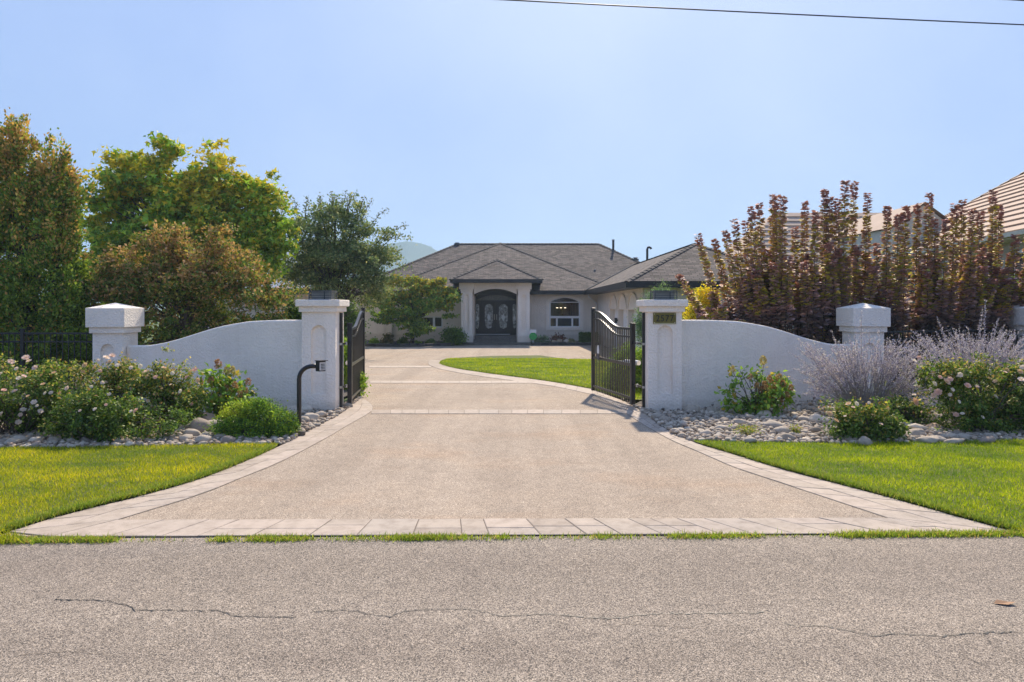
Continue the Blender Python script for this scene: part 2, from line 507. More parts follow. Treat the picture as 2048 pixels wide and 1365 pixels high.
def limb_tubes(mb, base, top, targets, r0, nb=40, sides=5, lift=.35):
    """trunk from base to top and limbs from it out to some crown clusters"""
    base, top = Vector(base), Vector(top)
    n = 7; tp = []
    for i in range(n):
        t = i / (n - 1)
        p = base.lerp(top, t) + Vector((random.uniform(-1,1), random.uniform(-1,1), 0)) * r0 * .5 * math.sin(t * math.pi)
        tp.append(p)
    mb.tube(tp, [r0 * (1.25 if i == 0 else 1 - .75 * i / (n - 1)) for i in range(n)], 8)
    idx = RNG.choice(len(targets), min(nb, len(targets)), replace=False)
    for j in idx:
        e = Vector(targets[j]); t = random.uniform(lift, .95)
        s = base.lerp(top, t)
        if e.z < s.z: s = base.lerp(top, lift)
        mid = s.lerp(e, .5) + Vector((random.uniform(-.1,.1), random.uniform(-.1,.1), .12)) * (e - s).length * .6
        rr = r0 * (1 - .75 * t) * .45
        mb.tube([s, s.lerp(mid, .6), mid, mid.lerp(e, .6), e], [rr, rr * .8, rr * .6, rr * .4, rr * .15], sides, False)

def lobes_px(items, Y, depth=.8):
    """(px, py, rx, ry[, dy]) in photo pixels at distance Y -> ellipsoids"""
    out = []
    for it in items:
        px, py, rx, ry = it[:4]; dy = it[4] if len(it) > 4 else 0
        p = P(px, py, Y + dy); k = (Y + dy) / F
        out.append((p.x, p.y, p.z, rx * k, rx * k * depth, ry * k))
    return out

# ================================================================== SETTING
# ground to the horizon
mb = MB()
ys = [-70, -20, 0, 6, 13, 20, 27, 34, 41, 60, 120, 400, 1440]
xs = [-1100, -300, -60, -20, 0, 20, 60, 300, 1100]
for y in ys:
    for x in xs: mb.v.append((x, y, gz(y) - .05))
for j in range(len(ys) - 1):
    for i in range(len(xs) - 1):
        a = j * len(xs) + i
        mb.f.append((a, a + 1, a + len(xs) + 1, a + len(xs)))
struct(mb.build('ground', M['earth']))

# road
def road_edge(x):           # far edge of the asphalt, slightly out of square with the camera
    a, b = G(0, 1084), G(2048, 1070)
    return a.y + (b.y - a.y) * (x - a.x) / (b.x - a.x)
def road_lip(x): return road_edge(x) + .14
road = struct(sheet('road', [(-70, road_lip(-70)), (-70, -6), (70, -6), (70, road_lip(70)), (30, road_lip(30)), (0, road_lip(0)), (-30, road_lip(-30))], -.006, M['asphalt'], 4))

CR = [[(110,1199),(175,1200),(215,1201),(258,1210),(270,1221),(340,1219),(345,1221),(440,1220),(470,1232),(600,1233)],
      [(620,1223),(655,1220),(715,1221),(760,1232),(780,1232),(808,1221),(850,1219),(930,1216),(965,1223),(1000,1231),(1060,1229),(1095,1226),(1165,1233),(1245,1236),(1275,1229),(1330,1226),(1440,1226),(1535,1224)],
      [(1553,1236),(1575,1247),(1590,1252),(1645,1250),(1700,1262),(1760,1272),(1785,1267),(1830,1268),(1880,1272),(1950,1265),(2060,1263)],
      [(1200,1250),(1280,1247),(1400,1258)], [(30,1310),(140,1302),(230,1311)]]
for ci, line in enumerate(CR):
    pts = []
    for a, b in zip(line[:-1], line[1:]):
        n = max(2, int(abs(b[0] - a[0]) / 7))
        for i in range(n):
            t = i / n
            pts.append(G(a[0] + (b[0] - a[0]) * t, a[1] + (b[1] - a[1]) * t + random.uniform(-1.6, 1.6)))
    mb = MB()
    for i, p in enumerate(pts):
        w = random.uniform(.0015, .0048) * (1 if ci < 3 else .5)
        if random.random() < .08: w *= 2
        mb.v += [(p.x, p.y - w, -.0025), (p.x, p.y + w, -.0025)]
        if i: mb.f.append((2*i-2, 2*i, 2*i+1, 2*i-1))
    mb.build('crack', M['numeral'] if ci < 3 else M['joint'], road)

# driveway outlines (photo pixels on the ground)
OUT_L = [G(*p) for p in [(18,1065),(130,1031),(300,989),(430,949),(560,893),(620,861),(680,829),(706,809),(722,797)]]
IN_L = [G(*p) for p in [(235,1041),(400,990),(480,958),(560,925),(640,884),(700,849),(735,829),(746,818),(740,806),(723,797)]]
OUT_R = [G(*p) for p in [(2022,1064),(1900,1031),(1760,992),(1560,939),(1470,911),(1385,885),(1330,858),(1300,836),(1265,812),(1235,798),(1185,779)]]
IN_R = [G(*p) for p in [(1775,1037),(1690,1009),(1560,966),(1470,936),(1400,906),(1340,880),(1290,852),(1262,834),(1235,815),(1185,790)]]
ISL_O = [G(*p) for p in [(1185,779),(1100,764),(980,748),(920,739),(890,732),(880,726.5),(886,721.5),(908,717.5),(980,713.5),(1080,712)]]
ISL_I = [G(*p) for p in [(1185,790),(1100,772),(980,756),(905,744),(866,734.5),(856,727),(864,719),(892,714),(975,710.5),(1080,709.2)]]

def smooth_line(pts, n=60):
    """Catmull-Rom resample evenly by arc length"""
    out = []
    P4 = [pts[0] * 2 - pts[1]] + list(pts) + [pts[-1] * 2 - pts[-2]]
    for i in range(1, len(P4) - 2):
        p0, p1, p2, p3 = P4[i-1], P4[i], P4[i+1], P4[i+2]
        for k in range(12):
            t = k / 12
            out.append(.5 * ((2*p1) + (p2-p0)*t + (2*p0-5*p1+4*p2-p3)*t*t + (3*p1-p0-3*p2+p3)*t**3))
    out.append(pts[-1].copy())
    d = [0]
    for a, b in zip(out[:-1], out[1:]): d.append(d[-1] + (b - a).length)
    res = []; j = 0
    for k in range(n + 1):
        s = d[-1] * k / n
        while j < len(d) - 2 and d[j+1] < s: j += 1
        f = (s - d[j]) / max(d[j+1] - d[j], 1e-9)
        res.append(out[j].lerp(out[j+1], min(max(f, 0), 1)))
    return res, d[-1]

SL_OUT_L, len_l = smooth_line(OUT_L); SL_IN_L, _ = smooth_line(IN_L)
SL_OUT_R, len_r = smooth_line(OUT_R); SL_IN_R, _ = smooth_line(IN_R)
SL_ISL_O, len_i = smooth_line(ISL_O); SL_ISL_I, _ = smooth_line(ISL_I)

fl, fr = G(-6, 1073), G(2030, 1066.5)
drive_poly = ([(fl.x, fl.y)] + [(p.x, p.y) for p in SL_OUT_L] +
              [(-3.45, 16.2), (-3.9, 18.5), (-5.2, 22), (-8.0, 26), (-11.5, 31), (-13, 36), (-12.5, 40.3), (-9.5, 40.6), (-6.5, 39.6), (-3.4, 40.0), (-3.2, 43), (5.3, 43), (5.3, 27.8)] +
              [(2.2, 27.9)] + [(p.x, p.y) for p in SL_ISL_O[::-1]] +
              [(p.x, p.y) for p in SL_OUT_R[::-1][1:]] + [(fr.x, fr.y)])
drive = struct(sheet('driveway', drive_poly, 0, M['drive'], 1.6))

# pavers: each stamped slab is a piece of the driveway
def slab(poly, z=.009, gap=.006, parent=drive, mat=None):
    c = sum((Vector(p) for p in poly), Vector((0,0,0))) / len(poly)
    def ins(p, d):
        v = c - Vector(p); l = v.length
        return Vector(p) + v / l * min(d, l * .3)
    jz = z + random.uniform(-.0015, .0015)
    a = [ins(p, gap) for p in poly]; b = [ins(p, gap + .007) for p in poly]
    n = len(poly)
    vs = [(p.x, p.y, gz(p.y) + .001) for p in a] + [(p.x, p.y, gz(p.y) + jz - .003) for p in a] + [(p.x, p.y, gz(p.y) + jz) for p in b]
    fs = [tuple(range(2*n, 3*n))]
    for k in (0, n):
        fs += [(k + i, k + (i+1) % n, k + n + (i+1) % n, k + n + i) for i in range(n)]
    return MB().add(vs, fs).build('paver', mat or M['paver'], parent)

def at(line, t):
    k = min(max(t, 0), 1) * (len(line) - 1); i = min(int(k), len(line) - 2)
    return line[i].lerp(line[i+1], k - i)

def ribbon_base(a, b, name='mortar_bed'):
    mb = MB()
    for i, (p, q) in enumerate(zip(a, b)):
        mb.v += [(p.x, p.y, gz(p.y) + .004), (q.x, q.y, gz(q.y) + .004)]
        if i: mb.f.append((2*i-2, 2*i, 2*i+1, 2*i-1))
    mb.build(name, M['joint'], drive)

def ribbon(a, b, length, plen, rows, t0=0, t1=1):
    ribbon_base(a, b)
    for r in range(rows):
        u0, u1 = r / rows, (r + 1) / rows
        t = t0
        while t < t1 - 1e-4:
            dt = plen * random.uniform(.6, 1.35) / length
            e = t + dt
            if t1 - e < .4 * plen / length: e = t1
            q = [at(a, t).lerp(at(b, t), u0), at(a, e).lerp(at(b, e), u0), at(a, e).lerp(at(b, e), u1), at(a, t).lerp(at(b, t), u1)]
            slab(q)
            t = e
ribbon(SL_OUT_L, SL_IN_L, len_l, .46, 2)
ribbon(SL_OUT_R, SL_IN_R, len_r, .46, 2)
ribbon(SL_ISL_O[:41], SL_ISL_I[:41], len_i * .67, .75, 1)
# front border along the road: ashlar slabs, some split in two rows
fa0, fa1 = G(100, 1075), G(1945, 1068)       # road side
fb0, fb1 = G(235, 1041), G(1775, 1037)       # driveway side
fl2, fr2 = G(18, 1066), G(2022, 1064.5)
ribbon_base([fl2, fa0, fa1, fr2], [fl2 + Vector((.02, .02, 0)), fb0, fb1, fr2 + Vector((-.02, .02, 0))])
t = 0.0; n = 0
while t < 1 - 1e-4:
    e = min(t + random.uniform(.028, .062), 1)
    if 1 - e < .02: e = 1
    sk = random.uniform(-.002, .002)
    q = lambda s, u: fa0.lerp(fa1, s).lerp(fb0.lerp(fb1, s), u)
    if random.random() < .4:
        u = random.choice((.4, .5, .6))
        slab([q(t, 0), q(e, 0), q(e, u), q(t, u)]); slab([q(t, u), q(e, u), q(e, 1), q(t, 1)])
    else:
        slab([q(t, 0), q(e, 0), q(e, 1), q(t, 1)])
    t = e
slab([fl2, fa0, fb0]); slab([fr2, fb1, fa1])
# cross bands
M['bandpaver'] = plain('worn_band_paver', (.46,.38,.30), (.40,.33,.26), 5, .85, .3, 40, .004, objrand=.06)
def band(x0, x1, ya, yb, k, mat=None):
    a0, a1, b0, b1 = G(x0, ya), G(x1, ya), G(x0, yb), G(x1, yb)
    ribbon_base([a0, a1], [b0, b1])
    ts = [0]
    for i in range(k): ts.append(ts[-1] + random.uniform(.7, 1.3))
    ts = [x / ts[-1] for x in ts]
    for s, e in zip(ts[:-1], ts[1:]):
        slab([a0.lerp(a1, s), a0.lerp(a1, e), b0.lerp(b1, e), b0.lerp(b1, s)], mat=mat)
band(742, 1252, 828.5, 820.5, 16)
band(740, 1080, 767, 762.5, 14, M['bandpaver'])
band(738, 862, 735.8, 732.6, 8, M['bandpaver'])

# lawns
def xy(pts): return [(p.x, p.y) for p in pts]
lawn_top_l = [G(*p) for p in [(556,891),(500,891),(400,894),(200,897),(0,899)]]
lawn_l_poly = xy(SL_OUT_L[0:int(60*.66)]) 
kL = max(i for i, p in enumerate(SL_OUT_L) if p.y < lawn_top_l[0].y)
kR = max(i for i, p in enumerate(SL_OUT_R) if p.y < G(1385, 886).y)
lawn_l_poly = xy(SL_OUT_L[:kL + 1]) + xy(lawn_top_l) + [(-12, 9.25), (-20, 9.3), (-40, 9.3), (-40, road_edge(-40) + .06), (-20, road_edge(-20) + .06), (-9, road_edge(-9) + .06), (fl.x - .02, fl.y)]
lawn_top_r = [G(*p) for p in [(1388,885),(1500,887),(1600,890),(1700,891),(1850,887),(2048,884)]]
lawn_r_poly = xy(SL_OUT_R[:kR + 1]) + xy(lawn_top_r) + [(12, 9.9), (20, 10), (40, 10), (40, road_edge(40) + .06), (20, road_edge(20) + .06), (9, road_edge(9) + .06), (fr.x + .02, fr.y)]
lawn_i_poly = xy(SL_ISL_O) + [(2.2, 27.6), (4.2, 27.2), (9, 27.2), (16, 27), (24, 26), (24, 16), (10, 15.6), (4.5, 14.6), (2.6, 14.2), (2.3, 14.6), (1.95, 15.9)]
def lawn_h(x, y): return .015 * math.sin(x * 1.3) * math.sin(y * 1.7)
lawns = []
for poly, st in ((lawn_l_poly, 1.0), (lawn_r_poly, 1.0), (lawn_i_poly, 1.5)):
    lawns.append(struct(sheet('lawn', poly, .022, M['lawn'], st)))
left_ground = struct(sheet('shrub_border', [(-3.6, 14.0), (-3.55, 16.2), (-4.0, 18.5), (-5.3, 22), (-8.1, 26), (-12, 31), (-14, 36), (-40, 36), (-40, 14.2), (-9, 14.2)], .01, M['soil'], 2))

BLADE1 = ([(-.5,0,0),(.5,0,0),(0,.4,1)], [(0,1,2)])
def grass(name, poly, dens, h, w, bounds, pal, wgt, label, tpl=BLADE, zoff=.02):
    x0, x1, y0, y1 = bounds
    n = int((x1 - x0) * (y1 - y0) * dens)
    p = np.stack([RNG.uniform(x0, x1, n), RNG.uniform(y0, y1, n)], 1)
    p = p[inside(poly, p)]
    n = len(p)
    z = np.array([gz(y) for y in p[:, 1]]) + zoff
    pos = np.column_stack([p, z])
    th = RNG.uniform(0, 2 * math.pi, n)
    ax = np.column_stack([np.cos(th), np.sin(th), np.zeros(n)]); ay = np.column_stack([-np.sin(th), np.cos(th), np.zeros(n)])
    az = unit(np.column_stack([RNG.normal(0, .28, n), RNG.normal(0, .28, n), np.ones(n)]))
    big = np.array([mnoise.noise(Vector((a * .9, b * 1.6, 3))) + .6 * mnoise.noise(Vector((a * 3.1, b * 4.3, 7))) for a, b in p])
    hh = h * RNG.uniform(.55, 1.25, n) * (1 + .35 * big)
    size = np.column_stack([w * RNG.uniform(.7, 1.3, n), hh, hh])
    col = pick(pal, n, wgt) * (1 + np.array([.55, .36, .1]) * np.clip(big * 1.3, -.9, 1)[:, None])
    o = inst(name, tpl[0], tpl[1], pos, ax, ay, az, size, col, M['grass'])
    return tag(o, label, 'grass', kind='stuff')
GP = [(.13,.15,.006),(.175,.175,.007),(.22,.20,.012),(.085,.115,.006),(.27,.22,.04)]
GW = [.34,.3,.16,.14,.06]
GPR = [(c[0] * .84, c[1], c[2]) for c in GP]
grass('lawn_grass', lawn_l_poly, 5000, .036, .0055, (-8.6, -2.2, 5.6, 9.6), GP, GW, 'mown green grass on the lawn left of the driveway')
grass('lawn_grass', lawn_r_poly, 5000, .036, .0055, (2.3, 9.2, 5.6, 10.1), GPR, GW, 'mown green grass on the lawn right of the driveway')
grass('lawn_grass', lawn_i_poly, 850, .05, .013, (-3.2, 12.5, 14.2, 28), GPR, GW, 'mown green grass on the lawn beyond the gates', BLADE1)
# long grass overhanging the border edges
def edge_grass(name, line, n, spread, h, label, pal=GP, wgt=GW, w=.006, lean=None, zoff=.012, dens=None):
    t = RNG.random(n)
    if dens is not None:
        dv = np.array([dens(a) for a in t]); t = t[RNG.random(n) < dv]; n = len(t)
    base = np.array([tuple(at(line, a)) for a in t])
    pos = base + np.column_stack([RNG.normal(0, spread, n), RNG.normal(0, spread, n), np.zeros(n)])
    pos[:, 2] = np.array([gz(y) for y in pos[:, 1]]) + zoff
    th = RNG.uniform(0, 2 * math.pi, n)
    ax = np.column_stack([np.cos(th), np.sin(th), np.zeros(n)]); ay = np.column_stack([-np.sin(th), np.cos(th), np.zeros(n)])
    az = unit(np.column_stack([RNG.normal(0, .5, n), RNG.normal(0, .5, n), np.ones(n)]))
    hh = h * RNG.uniform(.4, 1.4, n)
    o = inst(name, BLADE[0], BLADE[1], pos, ax, ay, az, np.column_stack([w * RNG.uniform(.7, 1.4, n), hh, hh]), pick(pal, n, wgt), M['grass'])
    return tag(o, label, 'grass', kind='stuff')
sh = Vector((-.05, .03, 0))
EP = [(.10,.14,.02),(.14,.16,.03),(.17,.15,.05),(.07,.11,.016)]
EW = [.4,.25,.15,.2]
edge_grass('edge_grass', [p + Vector((-.035,.03,0)) for p in SL_OUT_L[:kL]], 9000, .022, .06, 'longer grass along the edge of the left lawn', EP, EW)
edge_grass('edge_grass', [p + Vector((.035,.03,0)) for p in SL_OUT_R[:kR]], 9000, .022, .06, 'longer grass along the edge of the right lawn', EP, EW)
edge_grass('edge_grass', [p + Vector((.05,.03,0)) for p in SL_ISL_O[:36]], 7000, .04, .07, 'longer grass along the edge of the lawn beyond the gates', EP, EW, w=.01)
# weeds in the joint between road and border
WP = [(.13,.17,.02),(.18,.2,.03),(.09,.13,.018),(.26,.2,.07),(.2,.13,.06)]
jl = [Vector((x, road_edge(x) + .015, 0)) for x in np.linspace(fl.x - .3, fr.x + .1, 40)]
def wd(t):
    v = mnoise.noise(Vector((t * 9, 1.3, 0))) + .5 * mnoise.noise(Vector((t * 31, 4.3, 0)))
    d = min(max(.5 + v * 1.7, .06), 1)
    if .17 < t < .24 or .255 < t < .275: d *= .12
    if t < .15 or .82 < t < .95: d = max(d, .8)
    return d
edge_grass('joint_weeds', jl, 26000, .028, .042, 'low weeds growing in the joint between road and driveway', WP, [.36,.27,.2,.1,.07], w=.007, zoff=-.004, dens=wd)
jt = [Vector((x, road_edge(x) + .015, 0)) for x in np.linspace(fl.x - 1.5, fl.x + .25, 8)]
edge_grass('joint_weeds', jt, 1500, .05, .075, 'taller grass tuft at the left corner of the driveway', GP, GW, w=.007)
jt = [Vector((x, road_edge(x) + .03, 0)) for x in np.linspace(5.1, 6.9, 8)]
edge_grass('joint_weeds', jt, 2200, .045, .06, 'taller weeds at the right end of the driveway joint', WP, [.5,.2,.3,0,0], w=.009)
edge_grass('verge_grass', [Vector((x, road_edge(x) + .06, 0)) for x in np.linspace(fr.x, 12, 20)], 3000, .05, .06, 'grass verge along the road right of the driveway', GP, GW)

# ------------------------------------------------------------------ river stone beds
def ico(sub):
    bm = bmesh.new(); bmesh.ops.create_icosphere(bm, subdivisions=sub, radius=1)
    bm.verts.ensure_lookup_table()
    v = np.array([tuple(x.co) for x in bm.verts]); f = np.array([[q.index for q in fc.verts] for fc in bm.faces]); bm.free()
    return v, f
ICO0, ICO1, ICO2 = ico(1), ico(2), ico(3)     # 20, 80 and 320 triangles
def lump(v, seed, amp=.16):
    out = []
    for p in v:
        q = Vector(p)
        s = 1 + amp * mnoise.noise(q * 1.1 + Vector((seed * 3.7, seed, 0))) + amp * .4 * mnoise.noise(q * 2.3 + Vector((0, seed * 2.1, 5)))
        out.append(tuple(q * s))
    return np.array(out)
STONES = []
for i in range(10):
    me = bpy.data.meshes.new('stone')
    me.from_pydata([tuple(p) for p in lump(ICO2[0], i + 1, .3)], [], [tuple(f) for f in ICO2[1]])
    me.polygons.foreach_set('use_smooth', [True] * len(me.polygons)); me.materials.append(M['stone'])
    STONES.append(me)

def bed_z(x, y):
    return gz(y) + .0
def stone_bed(poly, sample_poly, big, seed, n_small=11000, label=None):
    bed = struct(sheet('stone_bed', poly, .008, M['soil'], .8))
    rs = np.random.default_rng(seed)
    pl = np.array(sample_poly); x0, y0 = pl.min(0); x1, y1 = pl.max(0)
    placed = []; cell = .3; grid = {}
    def ok(x, y, r, f=.86):
        cx, cy = int(x // cell), int(y // cell)
        for i in range(cx - 2, cx + 3):
            for j in range(cy - 2, cy + 3):
                for (a, b, q) in grid.get((i, j), ()):
                    if (a - x) ** 2 + (b - y) ** 2 < (f * (q + r)) ** 2: return False
        return True
    def put(x, y, r):
        grid.setdefault((int(x // cell), int(y // cell)), []).append((x, y, r))
    objs = []
    for (x, y, r, sx, sz) in big:
        put(x, y, r); objs.append((x, y, r, sx, sz))
    cand = rs.uniform((x0, y0), (x1, y1), (60000, 2)); cand = cand[inside(sample_poly, cand)]
    small = []
    nc = len(cand)
    sizes = np.concatenate([np.sort(rs.uniform(.058, .095, 70))[::-1], np.sort(rs.uniform(.036, .058, 1150))[::-1], np.sort(rs.uniform(.015, .04, nc))[::-1]])[:nc]
    for (x, y), r in zip(cand, sizes):
        if ok(x, y, r):
            put(x, y, r); small.append((x, y, r))
    # those largest in the picture become pieces of their own
    small.sort(key=lambda s: -s[2] / s[1])
    nb = 300 - len(objs)
    for (x, y, r) in small[:nb]: objs.append((x, y, r, rs.uniform(1.0, 1.3), rs.uniform(.55, .8)))
    for k, (x, y, r, sx, sz) in enumerate(objs):
        o = bpy.data.objects.new('stone', STONES[k % 10]); link(o)
        o.location = (x, y, gz(y) + r * sz * .55 + .01)
        o.rotation_euler = (rs.uniform(-.25, .25), rs.uniform(-.25, .25), rs.uniform(-.7, .7))
        o.scale = (r * sx * 1.02, r * .95, r * sz)
        o.parent = bed
    rest = small[nb:nb + n_small]
    n = len(rest); a = np.array(rest)
    th = rs.uniform(0, 6.28, n); z = np.array([gz(y) for y in a[:, 1]]) + a[:, 2] * rs.uniform(.2, .75, n) + .008
    pos = np.column_stack([a[:, 0], a[:, 1], z])
    # a loose top layer
    m = int(n * .3); j = rs.choice(n, m, replace=False)
    pos2 = pos[j] + np.column_stack([rs.normal(0, .03, m), rs.normal(0, .03, m), a[j, 2] * .8])
    pos = np.vstack([pos, pos2]); r = np.concatenate([a[:, 2], a[j, 2] * .85]); th = rs.uniform(0, 6.28, n + m)
    tilt = unit(np.column_stack([rs.normal(0, .25, n + m), rs.normal(0, .25, n + m), np.ones(n + m)]))
    ax = unit(np.cross(np.column_stack([-np.sin(th), np.cos(th), np.zeros(n + m)]), tilt)); ay = np.cross(tilt, ax)
    siz = np.column_stack([r * rs.uniform(1, 1.35, n + m), r * rs.uniform(.85, 1.05, n + m), r * rs.uniform(.55, .85, n + m)])
    big_ = r > .036
    for q, mesh_, nm in ((big_, ICO1, 'stone_fill'), (~big_, ICO0, 'gravel_fill')):
        tv = lump(mesh_[0], seed, .22)
        o = inst(nm, tv, mesh_[1], pos[q], ax[q], ay[q], tilt[q], siz[q], None, M['stone'], bed, smooth=True)
        o['kind'] = 'stuff'
    return bed
def bigs(l):
    out = []
    for (px, py, wpx, sx, sz) in l:
        p = G(px, py); out.append((p.x, p.y, wpx * p.y / F / 2 / sx, sx, sz))
    return out
wall_l_line = [(-3.5, 13.0), (-5.5, 13.45), (-8.1, 14.35)]
bed_l = xy([p for p in SL_OUT_L[kL + 1:]]) + [(-3.42, 13.6), (-3.5, 13.9), (-8.1, 14.8), (-14, 14.9), (-40, 15), (-40, 9.32)] + [(-20, 9.32), (-12, 9.27)] + xy(lawn_top_l[::-1])
samp_l = xy([p for p in SL_OUT_L[kL + 1:]]) + [(-3.3, 13.3), (-3.5, 13.1), (-5.5, 13.4), (-8.1, 14.3), (-10.3, 14.3), (-8.6, 9.3)] + xy(lawn_top_l[::-1])
big_l = bigs([(400,868,52,1.15,.8),(425,862,44,1.2,.75),(385,878,36,1.1,.7),(352,862,30,1.1,.7),(372,884,30,1.2,.7),(405,888,34,1.2,.7),(415,850,40,1.1,.8),(440,880,24,1.1,.7),
              (40,888,34,1.2,.7),(70,888,26,1.1,.7),(25,893,30,1.1,.7),(110,886,24,1.1,.7),(145,888,22,1.1,.7),(620,843,34,1.2,.7),(640,838,30,1.2,.7),(605,848,26,1.1,.7),(590,832,40,1.2,.7),(612,826,30,1.2,.7),(572,838,30,1.1,.7)])
stone_bed(bed_l, samp_l, big_l, 5)
bed_r = xy([p for p in SL_OUT_R[kR + 1:51]]) + [(2.4, 13.6), (2.6, 14.1), (4.5, 14.5), (9.5, 15.5), (40, 15.5), (40, 10.02), (20, 10.02), (12, 9.92)] + xy(lawn_top_r[::-1])
samp_r = xy([p for p in SL_OUT_R[kR + 1:50]]) + [(2.35, 13.4), (2.6, 13.1), (5, 13.7), (7.4, 14.5), (10.9, 14.6), (9.9, 10.0)] + xy(lawn_top_r[::-1])
big_r = bigs([(1383,826,28,1.1,.75),(1425,828,26,1.2,.7),(1443,862,30,1.3,.6),(1548,858,40,1.3,.6),(1565,870,38,1.2,.65),(1530,836,30,1.2,.7),(1590,866,34,1.3,.6),(1610,846,26,1.1,.7),(1635,848,38,1.2,.7),(1657,850,32,1.2,.7),
              (1730,893,26,1.0,.85),(1815,858,46,1.5,.5),(1838,864,50,1.6,.55),(1828,874,44,1.4,.6),(1868,862,40,1.4,.55),(1895,880,44,1.6,.5),(1855,888,40,1.4,.6),(1873,886,32,1.2,.6),(1905,890,42,1.5,.5),(1975,888,36,1.3,.6),
              (1330,846,24,1.1,.7),(1480,852,30,1.2,.65),(1500,842,26,1.2,.65),(1370,848,26,1.2,.65),(1500,888,30,1.2,.6),(1410,872,26,1.2,.6),(1350,868,22,1.1,.6)])
stone_bed(bed_r, samp_r, big_r, 9)

# ------------------------------------------------------------------ masonry
def arc_pts(cx, z, r, n=12, rz=None):
    return [(cx - r * math.cos(math.pi * i / n), z + (rz or r) * math.sin(math.pi * i / n)) for i in range(n + 1)]

def recessed_front(mb, x0, x1, z0, z1, y, ax0, ax1, az0, az1, depth):
    """front face of a pillar at y with a round-topped recess cut into it"""
    r = (ax1 - ax0) / 2; cx = (ax0 + ax1) / 2
    arch = [(ax0, az0)] + arc_pts(cx, az1 - r, r) + [(ax1, az0)]     # up the left, over, down the right
    n = len(arch)
    # outer ring points matching the arch points
    outer = [(x0, z0)]
    m = n - 2
    for i in range(m):
        t = i / (m - 1)
        outer.append((x0 + (x1 - x0) * t, z1))
    outer.append((x1, z0))
    vs = [(p[0], y, p[1]) for p in outer] + [(p[0], y, p[1]) for p in arch] + [(p[0], y + depth, p[1]) for p in arch]
    fs = []
    for i in range(n - 1):
        fs.append((i, i + 1, n + i + 1, n + i)); fs.append((n + i, n + i + 1, 2*n + i + 1, 2*n + i))
    fs.append((n - 1, 0, n, 2*n - 1)); fs.append((2*n - 1, n, 2*n, 3*n - 1))
    fs.append(tuple(range(2*n, 3*n)))
    mb.add(vs, fs)
    # outer side vertical edge already covered by quads to the top corners

def gate_pillar(cx, label):
    y0 = 12.58; w = .305; yc = y0 + w
    root = thing('gate_pillar', (cx, yc, 0), label, 'pillar')
    mb = MB()
    recessed_front(mb, cx - w, cx + w, -.1, 1.83, y0, cx - .138, cx + .138, .325, 1.575, .055)
    x0, x1, y1, z1 = cx - w, cx + w, y0 + 2 * w, 1.83
    mb.add([(x0,y0,-.1),(x1,y0,-.1),(x1,y1,-.1),(x0,y1,-.1),(x0,y0,z1),(x1,y0,z1),(x1,y1,z1),(x0,y1,z1)],
           [(1,2,6,5),(2,3,7,6),(3,0,4,7),(4,5,6,7),(3,2,1,0)])
    mb.build('shaft', M['stucco'], root)
    MB().box(cx - .35, cx + .35, yc - .35, yc + .35, 1.815, 1.912).build('collar', M['stucco'], root, bevel=.008)
    MB().box(cx - .398, cx + .398, yc - .398, yc + .398, 1.9125, 2.037).build('cap', M['stucco'], root, bevel=.014)
    return root, yc
pl, PYC = gate_pillar(-3.50, 'left gate pillar of white stucco with recessed arch beside keypad post')
pr, _ = gate_pillar(2.77, 'right gate pillar of white stucco with brass number plate')

# number plate on the right pillar
mb = MB(); pY = 12.58
plate = MB().box(2.552, 2.968, pY - .014, pY + .004, 1.595, 1.80).build('number_plate', M['brass'], pr, bevel=.004)
plate['label'] = 'brass house number plate reading 2577'
MB().box(2.56, 2.96, pY - .0165, pY - .0135, 1.603, 1.612).build('rim', M['screw'], plate)
cv = bpy.data.curves.new('t', 'FONT'); cv.size = .19; cv.extrude = .003; cv.align_x = 'CENTER'
def digit(ch, x, z, parent, mat, size, y, w=1.0):
    c = bpy.data.curves.new('digit', 'FONT'); c.body = ch; c.size = size; c.extrude = .003; c.align_x = 'CENTER'; c.offset = .0015
    o = bpy.data.objects.new('tmp', c); link(o)
    dg = bpy.context.evaluated_depsgraph_get()
    me = bpy.data.meshes.new_from_object(o.evaluated_get(dg))
    bpy.data.objects.remove(o)
    R = Matrix.Translation((x, y, z)) @ Matrix.Rotation(math.pi / 2, 4, 'X') @ Matrix.Diagonal((w, 1, 1, 1))
    me.transform(R); me.materials.clear(); me.materials.append(mat); me.name = 'digit'
    d = link(bpy.data.objects.new('digit', me)); d.parent = parent
    d.matrix_parent_inverse = parent.matrix_basis.inverted() if False else Matrix.Translation(-Vector((2.77, PYC, 0))) @ Matrix.Translation((2.77, PYC, 0))
    return d
for i, ch in enumerate('2577'):
    dgo = digit(ch, 2.636 + i * .0845, 1.645, plate, M['numeral'], .165, pY - .018, .93)
for sx in (2.575, 2.945):
    for szz in (1.622, 1.778):
        MB().tube([(sx, pY - .02, szz), (sx, pY - .012, szz)], .0085, 8).build('screw', M['screw'], plate)

